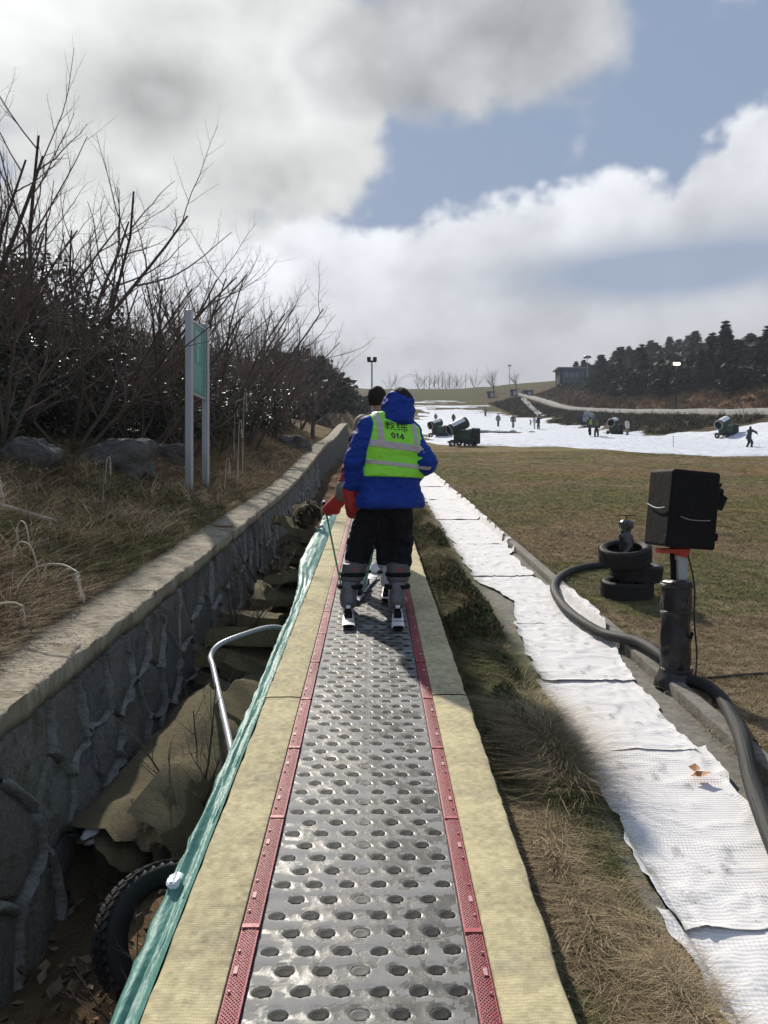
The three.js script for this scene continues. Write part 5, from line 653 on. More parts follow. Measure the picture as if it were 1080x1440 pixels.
// ---------------------------------------------------------------- people: smooth bodies meshed from distance fields
function nets(f, mn, mx, cell) {   // naive surface nets
  const nx = Math.ceil((mx[0] - mn[0]) / cell) + 1, ny = Math.ceil((mx[1] - mn[1]) / cell) + 1, nz = Math.ceil((mx[2] - mn[2]) / cell) + 1, F = new Float32Array(nx * ny * nz), I = (i, j, k) => (k * ny + j) * nx + i;
  const B = 5, lim = B * cell * 0.87 * 1.25 + 0.03;
  for (let K = 0; K < nz; K += B) for (let J = 0; J < ny; J += B) for (let A = 0; A < nx; A += B) { const c = f(mn[0] + (A + 2) * cell, mn[1] + (J + 2) * cell, mn[2] + (K + 2) * cell), far = Math.abs(c) > lim; for (let k = K; k < Math.min(K + B, nz); k++) for (let j = J; j < Math.min(J + B, ny); j++) for (let i = A; i < Math.min(A + B, nx); i++) F[I(i, j, k)] = far ? c : f(mn[0] + i * cell, mn[1] + j * cell, mn[2] + k * cell); }
  const vid = new Int32Array(nx * ny * nz).fill(-1), pos = [], idx = [];
  for (let k = 0; k < nz - 1; k++) for (let j = 0; j < ny - 1; j++) for (let i = 0; i < nx - 1; i++) {
    let x = 0, y = 0, z = 0, c = 0; const v = (a, b, d) => F[I(i + a, j + b, k + d)]; let neg = 0; for (let q = 0; q < 8; q++) if (v(q & 1, (q >> 1) & 1, q >> 2) < 0) neg++; if (!neg || neg === 8) continue;
    for (let q = 0; q < 8; q++) for (let ax = 0; ax < 3; ax++) { const b = 1 << ax; if (q & b) continue; const q2 = q | b, a0 = v(q & 1, (q >> 1) & 1, q >> 2), a1 = v(q2 & 1, (q2 >> 1) & 1, q2 >> 2); if ((a0 < 0) === (a1 < 0)) continue; const t = a0 / (a0 - a1); x += (q & 1) + (ax === 0 ? t : 0); y += ((q >> 1) & 1) + (ax === 1 ? t : 0); z += (q >> 2) + (ax === 2 ? t : 0); c++; }
    vid[I(i, j, k)] = pos.length / 3; pos.push(mn[0] + (i + x / c) * cell, mn[1] + (j + y / c) * cell, mn[2] + (k + z / c) * cell); }
  const quad = (a, b, c, d, flip) => { if (a < 0 || b < 0 || c < 0 || d < 0) return; if (flip) idx.push(a, c, b, a, d, c); else idx.push(a, b, c, a, c, d); };
  for (let k = 1; k < nz - 1; k++) for (let j = 1; j < ny - 1; j++) for (let i = 1; i < nx - 1; i++) { const s = F[I(i, j, k)] < 0;
    if (s !== (F[I(i + 1, j, k)] < 0)) quad(vid[I(i, j - 1, k - 1)], vid[I(i, j, k - 1)], vid[I(i, j, k)], vid[I(i, j - 1, k)], !s);
    if (s !== (F[I(i, j + 1, k)] < 0)) quad(vid[I(i - 1, j, k - 1)], vid[I(i - 1, j, k)], vid[I(i, j, k)], vid[I(i, j, k - 1)], !s);
    if (s !== (F[I(i, j, k + 1)] < 0)) quad(vid[I(i - 1, j - 1, k)], vid[I(i, j - 1, k)], vid[I(i, j, k)], vid[I(i - 1, j, k)], !s); }
  const g = bg(pos, idx), e = cell * 0.5, N = g.attributes.normal; for (let q = 0; q < pos.length / 3; q++) { const x = pos[3 * q], y = pos[3 * q + 1], z = pos[3 * q + 2], n = V(f(x + e, y, z) - f(x - e, y, z), f(x, y + e, z) - f(x, y - e, z), f(x, y, z + e) - f(x, y, z - e)).normalize(); N.setXYZ(q, n.x, n.y, n.z); }
  return boxUV(g);
}
const smin = (a, b, k) => { const h = Math.max(k - Math.abs(a - b), 0) / k; return Math.min(a, b) - h * h * k * 0.25; };
const smax = (a, b, k) => -smin(-a, -b, k);
const cap = (a, b, ra, rb = ra) => { const bx = b[0] - a[0], by = b[1] - a[1], bz = b[2] - a[2], L = bx * bx + by * by + bz * bz || 1e-9; return (x, y, z) => { const px = x - a[0], py = y - a[1], pz = z - a[2], t = clamp((px * bx + py * by + pz * bz) / L); return Math.hypot(px - bx * t, py - by * t, pz - bz * t) - (ra + (rb - ra) * t); }; };
const ell = (c, r) => (x, y, z) => { const a = (x - c[0]) / r[0], b = (y - c[1]) / r[1], d = (z - c[2]) / r[2], k = Math.hypot(a, b, d); return (k - 1) * Math.min(r[0], r[1], r[2]); };
const uni = (list, k = 0.03) => (x, y, z) => { let d = list[0](x, y, z); for (let i = 1; i < list.length; i++) d = smin(d, list[i](x, y, z), k); return d; };
const mSkin = mat([0.42, 0.25, 0.17], 0.6), mHair = cloth([0.016, 0.011, 0.009], 0.7, 0.5), mBlack = cloth([0.009, 0.009, 0.012], 0.8, 0.3, { bumpMap: tFine, bumpScale: 0.003 });
// head with a face, facing -z before the turn; returns sdf and hair
function headSDF(c, s, yaw, pitch) { const cy = Math.cos(yaw), sy = Math.sin(yaw), cp = Math.cos(pitch), sp = Math.sin(pitch); const loc = (x, y, z) => { let a = x - c[0], b = y - c[1], d = z - c[2]; [a, d] = [a * cy - d * sy, a * sy + d * cy];[b, d] = [b * cp + d * sp, -b * sp + d * cp]; return [a / s, b / s, d / s]; };
  const skull = uni([ell([0, 0.02, 0.01], [0.077, 0.105, 0.095]), ell([0, -0.055, -0.03], [0.058, 0.065, 0.062]), cap([0, 0.005, -0.09], [0, -0.028, -0.112], 0.011, 0.016), ell([0.079, -0.01, 0.012], [0.012, 0.03, 0.02]), ell([-0.079, -0.01, 0.012], [0.012, 0.03, 0.02]), cap([-0.02, -0.063, -0.088], [0.02, -0.063, -0.088], 0.008)], 0.02);
  const eyes = (x, y, z) => Math.min(Math.hypot(x - 0.032, y - 0.008, z + 0.092), Math.hypot(x + 0.032, y - 0.008, z + 0.092)) - 0.015;
  const hair = uni([ell([0, 0.045, 0.02], [0.086, 0.092, 0.098]), ell([0, -0.0, 0.05], [0.076, 0.085, 0.062])], 0.02);
  return { head: (x, y, z) => { const p = loc(x, y, z); return smax(skull(...p), -eyes(...p), 0.012) * s; }, hair: (x, y, z) => { const p = loc(x, y, z); return smax(smax(hair(...p), -(p[2] + 0.052 + Math.max(0, 0.6 * (0.05 - p[1]))), 0.01), -(p[1] + 0.06), 0.01) * s + (fbm3(x * 60, y * 60, z * 60, 2) - 0.5) * 0.012; } }; }
// five separate, bent fingers; returns caps. o = wrist, d = direction to the fingers, n = back of hand, sgn = thumb side, curl 0..1.4
function handCaps(o, d, n, sgn, curl, s = 1) { const O = V(...o), Dv = V(...d).normalize(), Nv = V(...n); Nv.addScaledVector(Dv, -Nv.dot(Dv)).normalize(); const S = Dv.clone().cross(Nv).multiplyScalar(sgn), P = (a, b, c) => O.clone().addScaledVector(Dv, a * s).addScaledVector(S, b * s).addScaledVector(Nv, c * s), arr = (v) => [v.x, v.y, v.z]; const out = [cap(arr(P(0, 0.012, 0)), arr(P(0.075, 0.026, 0)), 0.021 * s, 0.017 * s), cap(arr(P(0, -0.012, 0)), arr(P(0.072, -0.026, 0)), 0.021 * s, 0.016 * s), cap(arr(P(0.02, 0, 0)), arr(P(0.075, 0, 0)), 0.02 * s, 0.018 * s)]; const fingers = []; const L = [0.072, 0.08, 0.075, 0.06]; for (let i = 0; i < 4; i++) { const b = 0.031 - i * 0.0205; let p = P(0.078, b, 0), ang = 0.12; const seg = [0.45, 0.32, 0.26]; for (let k = 0; k < 3; k++) { ang += curl * (k ? 0.8 : 0.6); const q = p.clone().addScaledVector(Dv, Math.cos(ang) * L[i] * seg[k] * s).addScaledVector(Nv, -Math.sin(ang) * L[i] * seg[k] * s); fingers.push(cap(arr(p), arr(q), (0.0102 - k * 0.0008) * s, (0.0096 - k * 0.0008) * s)); p = q; } } let p = P(0.02, 0.026, -0.004), q = P(0.05, 0.052, -0.016 - 0.01 * curl), w = P(0.078, 0.052 - 0.012 * curl, -0.03 - 0.02 * curl); fingers.push(cap(arr(p), arr(q), 0.013 * s, 0.011 * s), cap(arr(q), arr(w), 0.0108 * s, 0.0095 * s)); const palm = uni(out, 0.012), f2 = (x, y, z) => { let m = 1e9; for (const f of fingers) m = Math.min(m, f(x, y, z)); return m; }; return (x, y, z) => smin(palm(x, y, z), f2(x, y, z), 0.006 * s); }
const wrinkle = (f, a, fx, fy) => (x, y, z) => f(x, y, z) + (Math.abs(fbm3(x * fx, y * fy, z * fx, 3) - 0.5) - 0.1) * a;
const around = (pts, pad) => { const mn = [1e9, 1e9, 1e9], mx = [-1e9, -1e9, -1e9]; for (const p of pts) for (let i = 0; i < 3; i++) { mn[i] = Math.min(mn[i], p[i] - pad); mx[i] = Math.max(mx[i], p[i] + pad); } return [mn, mx]; };
function bootOn(t, a, k, yaw, mShell, mCuff, s = 1, dot) {   // a: ankle, k: calf; toe toward -z turned by yaw
  const b = new THREE.Group(); b.name = 'boot'; t.add(b); const c = Math.cos(yaw), sn = Math.sin(yaw), fw = (d, y, o = 0) => [a[0] - sn * d + c * o, y, a[2] - c * d - sn * o];
  const y0 = a[1] - 0.085 * s, shell = uni([cap(fw(-0.045, y0 + 0.05 * s), fw(0.17 * s, y0 + 0.042 * s), 0.052 * s, 0.045 * s), cap([a[0], a[1] - 0.01, a[2]], [lerp(a[0], k[0], 0.75), lerp(a[1], k[1], 0.75), lerp(a[2], k[2], 0.75)], 0.056 * s, 0.07 * s), cap(fw(-0.05, y0 + 0.04 * s), fw(-0.04, a[1] + 0.06), 0.046 * s, 0.048 * s)], 0.03);
  const cut = (x, y, z) => smax(shell(x, y, z), y0 - y + 0.008, 0.008); const [mn, mx] = around([a, k, fw(0.2, y0), fw(-0.1, y0)], 0.1 * s); part('shell', nets(cut, mn, mx, 0.009), mShell, b);
  const cuffPt = (f) => [lerp(a[0], k[0], f), lerp(a[1], k[1], f), lerp(a[2], k[2], f)]; const cuff = uni([cap(cuffPt(0.42), cuffPt(0.9), 0.076 * s, 0.083 * s)], 0.01); part('cuff', nets((x, y, z) => smax(smax(cuff(x, y, z), y - cuffPt(0.88)[1], 0.006), cuffPt(0.40)[1] - y, 0.006), ...around([cuffPt(0.3), cuffPt(1)], 0.12 * s), 0.009), mCuff, b);
  for (const f of [0.25, 0.58]) { const p = cuffPt(f), g = new THREE.TorusGeometry(0.079 * s, 0.009 * s, 6, 24); g.scale(1, 1, 1.8); g.rotateX(Math.PI / 2); g.translate(...p); part('strap', g, mBlack, b); }
  if (dot) { const p = cuffPt(0.72), g = new THREE.SphereGeometry(0.012, 8, 6); g.scale(1, 1.2, 0.4); g.translate(p[0] + 0.005, p[1], p[2] + 0.081 * s); part('red_mark', g, dot, b); }
  return b;
}
function ski(label, x, D, yaw, len, tail, mTop, group) {   // on the belt; D is where the boot's middle stands
  const t = thing('ski', label, 'ski', [x, SLOPE * D, -D], yaw, group); t.rotation.order = 'YXZ'; t.rotation.x = Math.atan(SLOPE) ; t.position.y += 0.008;
  const zs = range(-(len - tail), tail, 0.03), w = (z) => { const f = (z + len - tail) / len; return 0.034 + 0.016 * Math.abs(f - 0.52) * 2 - 0.03 * ss(0.05, 0, f) - 0.01 * ss(0.985, 1, f); }, up = (z) => { const f = (z + len - tail) / len; return 0.10 * ss(0.1, 0, f) ** 1.3 + 0.012 * ss(0.97, 1, f); };
  part('top_sheet', sheet(zs, [0, 1, 2, 3, 4, 5], (z, j) => [[-1, -0.9, 0, 0.9, 1, 1][j] * w(z), up(z) + [0.004, 0.014, 0.016, 0.014, 0.004, 0.003][j], z], (z, j) => [z, j * 0.02]), mTop, t);
  part('base', sheet(zs, [-1, 0, 1], (z, j) => [j * w(z) * 0.99, up(z), z]), mBlack, t);
  part('heel_binding', merged([box(0.06, 0.03, 0.10, 0, 0.032, 0.19, 0.006), box(0.045, 0.06, 0.05, 0, 0.055, 0.175, 0.01)]), mBlack, t); part('heel_lever', box(0.034, 0.016, 0.05, 0, 0.092, 0.19, 0.005), mWhiteB, t); part('toe_binding', box(0.06, 0.05, 0.09, 0, 0.042, -0.2, 0.008), mBlack, t); return t;
}
const mWhiteB = mat([0.7, 0.7, 0.7], 0.45), mSkiTop = mat([0.72, 0.72, 0.72], 0.4, { map: tex(256, 256, (x, y) => 0.9 - 0.75 * ss(0.62, 0.66, fbm2(x * 16, y * 5, 3, 16, 5))) }), mSkiB = mat([0.25, 0.3, 0.4], 0.4);
const mJacket = cloth([0.004, 0.038, 0.29], 0.65, 0.5, { bumpMap: tFine, bumpScale: 0.003 });
const mGlove = mat([0.45, 0.025, 0.02], 0.65, { bumpMap: tFine, bumpScale: 0.002 });
const mShellG = new THREE.MeshPhysicalMaterial({ color: lin(0.10, 0.10, 0.11), roughness: 0.35, clearcoat: 0.3, side: THREE.DoubleSide }), mShellW = mat([0.42, 0.46, 0.5], 0.35);

// the instructor in blue jacket and high visibility vest
const INS = { x: 0.1, D: 6.0 };
{
  const t = thing('person', 'person in blue hooded jacket and lime safety vest standing on the conveyor, red gloves', 'person', [INS.x, SLOPE * INS.D + 0.025, -INS.D]);
  const yaw = 0.30, cy = Math.cos(yaw), sy = Math.sin(yaw), pv = [0.06, 0, -0.03];   // torso turned: its back looks a little to the right
  const T = (x, y, z) => [pv[0] + x * cy + z * sy, y, pv[2] - x * sy + z * cy];
  const LT = (x, z) => [(x - pv[0]) * cy - (z - pv[2]) * sy, (x - pv[0]) * sy + (z - pv[2]) * cy];
  const hipL = [-0.075, 0.88, -0.005], hipR = [0.13, 0.88, -0.02], kneeL = [-0.165, 0.52, -0.09], kneeR = [0.145, 0.52, -0.09], ankL = [-0.262, 0.115, 0.0], ankR = [0.118, 0.115, 0.0];
  const shL = T(-0.165, 1.43, -0.04), shR = T(0.185, 1.405, -0.04), elL = [-0.21, 1.15, 0.02], wrL = [-0.245, 0.905, -0.03], elR = [0.345, 1.15, 0.0], wrR = [0.2, 1.03, -0.19], headC = [0.135, 1.625, -0.155];
  const H = headSDF(headC, 1.06, 0.35, 0.38);
  // body, one continuous figure under the clothes
  const handL = handCaps(wrL, [-0.05, -1, -0.05], [-1, 0, 0.3], -1, 0.75, 1.05), handR = handCaps(wrR, [-0.8, -0.4, -0.3], [0.3, 0.2, 1], 1, 0.8, 1);
  const body = uni([cap(T(-0.06, 0.93, -0.02), T(0.06, 0.93, -0.02), 0.105), cap(T(-0.08, 1.3, -0.04), T(0.09, 1.3, -0.04), 0.10), cap(T(0, 1.0, -0.02), T(0, 1.3, -0.04), 0.105), cap(T(-0.12, 1.43, -0.04), T(0.13, 1.42, -0.04), 0.075), cap(T(0.01, 1.42, -0.06), headC, 0.055), cap(shL, elL, 0.055, 0.045), cap(elL, wrL, 0.045, 0.03), cap(shR, elR, 0.055, 0.045), cap(elR, wrR, 0.045, 0.03), cap(hipL, kneeL, 0.09, 0.06), cap(kneeL, ankL, 0.055, 0.04), cap(hipR, kneeR, 0.09, 0.06), cap(kneeR, ankR, 0.055, 0.04), cap(ankL, [ankL[0], 0.07, -0.16], 0.035, 0.03), cap(ankR, [ankR[0], 0.07, -0.16], 0.035, 0.03)], 0.04);
  const whole = (x, y, z) => smin(body(x, y, z), H.head(x, y, z), 0.02);
  const bodyG = merged([nets(whole, [-0.4, 0.03, -0.36], [0.55, 1.85, 0.2], 0.014), nets((x, y, z) => smin(handL(x, y, z), cap(elL, wrL, 0.045, 0.03)(x, y, z), 0.02), ...around([wrL, [wrL[0], wrL[1] - 0.17, wrL[2]]], 0.07), 0.005), nets(handR, ...around([wrR, [wrR[0] - 0.15, wrR[1] - 0.08, wrR[2] - 0.06]], 0.06), 0.005)]);
  part('body', bodyG, mSkin, t); part('hair', nets(H.hair, ...around([headC], 0.16), 0.007), mHair, t);
  // jacket
  const torso = uni([cap(T(-0.125, 0.84, 0.02), T(0.125, 0.84, 0.02), 0.156), cap(T(-0.11, 1.05, -0.005), T(0.11, 1.05, -0.005), 0.15), cap(T(-0.11, 1.25, -0.02), T(0.115, 1.25, -0.02), 0.15), cap(T(-0.115, 1.375, -0.03), T(0.125, 1.36, -0.03), 0.118), cap(T(-0.04, 1.47, -0.05), T(0.06, 1.46, -0.05), 0.088)], 0.07);
  const armL = uni([cap(shL, elL, 0.088, 0.078), cap(elL, wrL, 0.078, 0.060)], 0.05), armR = uni([cap(shR, elR, 0.088, 0.080), cap(elR, wrR, 0.080, 0.060)], 0.05);
  const hood = uni([ell([0.13, 1.575, -0.10], [0.132, 0.145, 0.11]), ell([0.12, 1.49, -0.04], [0.13, 0.06, 0.085]), ell([0.135, 1.665, -0.12], [0.098, 0.07, 0.08])], 0.05);
  const hemmed = (x, y, z) => smax(torso(x, y, z), 0.795 + 0.03 * (x - 0.1) - y, 0.015), cuffed = (x, y, z) => smax(armL(x, y, z), 0.915 - y, 0.01);
  const jack0 = (x, y, z) => smin(smin(hemmed(x, y, z), Math.min(cuffed(x, y, z), armR(x, y, z)), 0.03), hood(x, y, z), 0.025);
  const jw = wrinkle(wrinkle(jack0, 0.06, 6, 10), 0.03, 14, 22), jacket = (x, y, z) => { const d = jw(x, y, z); return smax(d, -(ell([headC[0] - 0.03, headC[1] + 0.03, headC[2] - 0.10], [0.10, 0.15, 0.12])(x, y, z)), 0.015); };
  part('jacket', nets(jacket, [-0.42, 0.74, -0.4], [0.56, 1.82, 0.24], 0.010), mJacket, t);
  // hood seam and jacket hem cord
  // vest: a shell over the jacket's torso, open at the arms
  const vestB = wrinkle((x, y, z) => smin(torso(x, y, z), smin(armL(x, y, z), armR(x, y, z), 0.01) + 0.02, 0.03), 0.06, 6, 10);
  const vLeft = (y) => lerp(-0.225, -0.2, clamp((y - 1.0) / 0.5)) + 0.05 * ss(1.2, 1.47, y) , vRight = (y) => 0.24 - 0.0 * y;
  const region = (x, y, z) => { const p = LT(x, z); return Math.max(1.035 + 0.03 * p[0] * -0.6 - y, y - 1.56, vLeft(y) - p[0] - (y < 1.12 ? 0.01 : 0), p[0] - vRight(y) - (y < 1.12 ? 0.04 : 0)); };
  const vest = (off, reg) => (x, y, z) => smax(smax(smax(vestB(x, y, z) - off, reg(x, y, z), 0.006), -(vestB(x, y, z) + 0.02), 0.004), -(hood(x, y, z) + (off > 0.012 ? 0.0 : 0.004)), 0.006);
  const mVest = mat([0.30, 0.86, 0.05], 0.6, { bumpMap: tFine, bumpScale: 0.002 }), mStripe = mat([0.50, 0.46, 0.46], 0.4);
  const bb = [[-0.4, 0.98, -0.3], [0.5, 1.62, 0.26]];
  const vg = part('safety_vest', nets(vest(0.016, region), ...bb, 0.009), mVest, t);
  const band = (y0, y1, k) => vest(0.0205, (x, y, z) => { const p = LT(x, z), yy = y + 0.10 * p[0] * k; return Math.max(region(x, y, z), y0 - yy, yy - y1); });
  part('reflective_stripe', nets(band(1.245, 1.305, 1), ...bb, 0.0075), mStripe, vg); part('reflective_stripe', nets(band(1.115, 1.15, 1), ...bb, 0.0075), mStripe, vg);
  const vert = (x0, x1) => vest(0.0205, (x, y, z) => { const p = LT(x, z); return Math.max(region(x, y, z), x0 - p[0], p[0] - x1, 1.29 - y, p[1] < -0.05 ? 1 : -1); });
  part('reflective_stripe', nets(vert(-0.135, -0.083), ...bb, 0.0075), mStripe, vg); part('reflective_stripe', nets(vert(0.155, 0.203), ...bb, 0.0075), mStripe, vg);
  // print on the back, following the cloth
  const c = document.createElement('canvas'); c.width = 512; c.height = 384; const k = c.getContext('2d'); k.fillStyle = '#000'; k.fillRect(0, 0, 512, 384); k.strokeStyle = '#fff'; k.fillStyle = '#fff'; k.lineWidth = 14; k.lineCap = 'butt'; k.lineJoin = 'miter';
  const S = (ox, list) => { for (const pl of list) { k.beginPath(); pl.forEach(([x, y], i) => i ? k.lineTo(ox + x, y) : k.moveTo(ox + x, y)); k.stroke(); } };
  S(30, [[[18, 42], [104, 42]], [[60, 12], [60, 78]], [[4, 78], [116, 78]], [[100, 22], [70, 84], [10, 118]], [[30, 100], [92, 100], [60, 126]], [[62, 122], [62, 178], [44, 180]], [[10, 150], [112, 138]], [[142, 10], [132, 50], [112, 88]], [[132, 50], [212, 50]], [[188, 50], [176, 100], [112, 182]], [[134, 76], [166, 132], [214, 182]]]);
  S(270, [[[50, 10], [14, 62], [58, 58], [12, 116]], [[12, 116], [66, 104]], [[6, 164], [72, 142]], [[86, 42], [212, 42]], [[128, 10], [100, 96], [150, 92]], [[98, 96], [206, 96]], [[156, 70], [156, 172], [132, 180]], [[118, 122], [92, 160]], [[184, 118], [212, 158]]]);
  k.font = 'bold 150px sans-serif'; k.textAlign = 'center'; k.fillText('014', 262, 345);
  const alpha = new THREE.CanvasTexture(c);
  const mPrint = mat([0.010, 0.012, 0.010], 0.7, { alphaMap: alpha, alphaTest: 0.5 });
  const hit = (px, y) => { let z = 0.3; for (let i = 0; i < 60; i++) { const w = T(px, y, z), d = vestB(w[0], w[1], w[2]) - 0.0185; if (d < 0.0008) break; z -= Math.max(0.0008, d * 0.7); } return T(px, y, z); };
  part('vest_print', sheet(range(0, 1, 1 / 22), range(0, 1, 1 / 26), (a, b) => { const px = lerp(-0.085, 0.13, b), y = lerp(1.315, 1.47, a) - 0.12 * (px - 0.02); return hit(px, y); }, (a, b) => [b, a]), mPrint, vg);
  // trousers, gloves, boots
  const legs = uni([cap([hipL[0], 0.82, -0.02], kneeL, 0.112, 0.096), cap(kneeL, [lerp(kneeL[0], ankL[0], 0.42), 0.33, -0.045], 0.096, 0.094), cap([hipR[0], 0.82, -0.03], kneeR, 0.112, 0.096), cap(kneeR, [lerp(kneeR[0], ankR[0], 0.42), 0.33, -0.045], 0.096, 0.094), cap([-0.0, 0.85, -0.02], [0.07, 0.85, -0.02], 0.115)], 0.03);
  const tr = wrinkle(wrinkle(legs, 0.09, 7, 10), 0.035, 16, 24); part('trousers', nets((x, y, z) => smax(tr(x, y, z), 0.36 + 0.02 * Math.sin(x * 20) - y, 0.01), [-0.42, 0.25, -0.3], [0.36, 1.0, 0.2], 0.011), mBlack, t);
  const gl = uni([cap([wrL[0], wrL[1] + 0.05, wrL[2]], [wrL[0] - 0.003, wrL[1] - 0.02, wrL[2]], 0.064, 0.052)], 0.02), glove = (x, y, z) => Math.min(smin(gl(x, y, z), handL(x, y, z) - 0.0105, 0.02), 1); part('glove', nets(glove, ...around([wrL, [wrL[0], wrL[1] - 0.19, wrL[2]]], 0.1), 0.006), mGlove, t);
  part('glove', nets((x, y, z) => handR(x, y, z) - 0.012, ...around([wrR, [wrR[0] - 0.15, wrR[1] - 0.08, wrR[2] - 0.06]], 0.09), 0.007), mGlove, t);
  const mDot = mat([0.5, 0.02, 0.02], 0.5); bootOn(t, ankL, [kneeL[0] * 0.65 + ankL[0] * 0.35, 0.40, -0.05], 0.1, mShellG, mat([0.085, 0.083, 0.085], 0.45), 1.17, mDot); bootOn(t, ankR, [kneeR[0] * 0.65 + ankR[0] * 0.35, 0.40, -0.05], -0.03, mShellG, mat([0.085, 0.083, 0.085], 0.45), 1.17, mDot);
  ski('white ski under the left boot of the person in the safety vest', INS.x + ankL[0], INS.D, 0.04, 1.45, 0.46, mSkiTop); ski('white ski under the right boot of the person in the safety vest', INS.x + ankR[0] + 0.005, INS.D, -0.02, 1.45, 0.50, mSkiTop);
}
// child in red just ahead
{
  const cx = -0.005, cD = 6.75, t = thing('person', 'small person in red jacket with red mittens ahead of the safety vest', 'person', [cx, SLOPE * cD + 0.025, -cD]);
  const hc = [-0.10, 1.27, -0.04], ankL = [-0.06, 0.1, 0], ankR = [0.155, 0.1, 0.05], hipL = [-0.03, 0.68, 0], hipR = [0.10, 0.68, 0], knL = [-0.05, 0.4, -0.05], knR = [0.14, 0.4, -0.02], shL = [-0.17, 1.05, -0.02], shR = [0.1, 1.05, -0.02], elL = [-0.21, 0.9, -0.02], wrL = [-0.27, 0.76, -0.12], elR = [0.16, 0.85, 0], wrR = [0.14, 0.72, -0.16];
  const H = headSDF(hc, 0.95, 0.1, 0.1); const hand = handCaps(wrL, [-0.5, -0.5, -0.4], [-0.3, 1, 0], -1, 1.1, 0.8), hand2 = handCaps(wrR, [-0.1, -0.6, -0.6], [0.5, 0.6, 0], 1, 1.1, 0.8);
  const core = uni([cap([-0.05, 0.75, 0], [0.05, 0.75, 0], 0.1), cap([-0.07, 1.0, 0], [0.03, 1.0, 0], 0.1), cap([0, 0.75, 0], [-0.02, 1.0, 0], 0.1), cap([-0.03, 1.0, -0.02], hc, 0.05), cap(hipL, knL, 0.07, 0.05), cap(knL, ankL, 0.05, 0.035), cap(hipR, knR, 0.07, 0.05), cap(knR, ankR, 0.05, 0.035), cap(shL, elL, 0.045, 0.035), cap(elL, wrL, 0.035, 0.025), cap(shR, elR, 0.045, 0.035), cap(elR, wrR, 0.035, 0.025)], 0.04);
  part('body', merged([nets((x, y, z) => smin(core(x, y, z), H.head(x, y, z), 0.02), [-0.4, 0.03, -0.3], [0.32, 1.45, 0.2], 0.015), nets(hand, ...around([wrL], 0.14), 0.005), nets(hand2, ...around([wrR], 0.14), 0.005)]), mSkin, t); part('hair', nets(H.hair, ...around([hc], 0.15), 0.008), mHair, t);
  const mRedJ = mat([0.32, 0.012, 0.02], 0.6), mPat = mat([0.32, 0.31, 0.32], 0.7, { map: tGrain });
  const jk = wrinkle(uni([cap([-0.08, 0.72, 0], [0.07, 0.72, 0], 0.13), cap([-0.09, 1.0, 0], [0.05, 1.0, 0], 0.125), cap([-0.1, 1.07, -0.01], [0.05, 1.07, -0.01], 0.09), cap(shL, elL, 0.07, 0.06), cap(elL, [-0.262, 0.785, -0.1], 0.06, 0.05), cap(shR, elR, 0.07, 0.06), cap(elR, wrR, 0.06, 0.045)], 0.04), 0.05, 7, 10); part('jacket', nets((x, y, z) => smax(jk(x, y, z), 0.62 - y, 0.01), [-0.42, 0.55, -0.3], [0.36, 1.25, 0.25], 0.012), mRedJ, t);
  const sl = uni([cap(elL, [-0.235, 0.83, -0.07], 0.075, 0.066)], 0.02); part('patterned_sleeve', nets((x, y, z) => sl(x, y, z), ...around([elL, wrL], 0.12), 0.01), mPat, t);
  const mit = uni([cap([-0.262, 0.785, -0.1], [-0.36, 0.70, -0.19], 0.062, 0.058)], 0.02); part('mitten', nets((x, y, z) => smin(mit(x, y, z), hand(x, y, z) - 0.016, 0.03), ...around([wrL, [-0.36, 0.66, -0.22]], 0.12), 0.007), mGlove, t); part('mitten', nets((x, y, z) => hand2(x, y, z) - 0.02, ...around([wrR], 0.16), 0.008), mGlove, t);
  const legs = uni([cap(hipL, knL, 0.1, 0.08), cap(knL, [-0.055, 0.27, -0.03], 0.08, 0.085), cap(hipR, knR, 0.1, 0.08), cap(knR, [0.15, 0.27, 0.02], 0.08, 0.085)], 0.03); part('trousers', nets(wrinkle(legs, 0.05, 7, 10), [-0.3, 0.15, -0.25], [0.35, 0.85, 0.2], 0.012), mBlack, t);
  bootOn(t, ankL, [knL[0], 0.33, -0.03], 0, mShellW, mat([0.3, 0.36, 0.44], 0.4), 0.9); bootOn(t, ankR, [knR[0], 0.33, 0.02], 0.05, mShellW, mat([0.3, 0.36, 0.44], 0.4), 0.9);
  ski('pale ski under the left boot of the small person in red', cx + ankL[0], cD, -0.16, 1.2, 0.42, mSkiTop); ski('pale ski under the right boot of the small person in red', cx + ankR[0], cD - 0.05, -0.03, 1.2, 0.34, mSkiTop);
  const mPole = mat([0.03, 0.28, 0.09], 0.4), pole = (a, b, label) => { const A = V(...a), B = V(...b), p = thing('ski_pole', label, 'ski pole', a), d = B.clone().sub(A), q = [d.x, d.y, d.z]; part('shaft', rod([0, 0, 0], q, 0.006, 0.009, 8), mPole, p); part('grip', rod([d.x * 1.0, d.y * 1.0, d.z], [d.x * 1.13, d.y * 1.13, d.z * 1.13], 0.016, 0.019, 10), mBlack, p); const bk = new THREE.CylinderGeometry(0.035, 0.03, 0.008, 12); bk.translate(d.x * 0.06, d.y * 0.06, d.z * 0.06); part('basket', bk, mBlack, p); part('knob', new THREE.SphereGeometry(0.021, 10, 8).translate(d.x * 1.13, d.y * 1.13, d.z * 1.13), mWhiteB, p); };
  const gy = (D) => SLOPE * D + 0.005; pole([pxX(484, 6.3), gy(6.35), -6.35], [cx - 0.385, gy(6.95) + 0.665, -6.95], 'green ski pole held low and out to the side by the small person in red'); pole([pxX(508, 6.5), gy(6.5), -6.5], [cx + 0.12, gy(6.9) + 0.66, -6.93], 'green ski pole seen between the legs of the person in the vest');
}
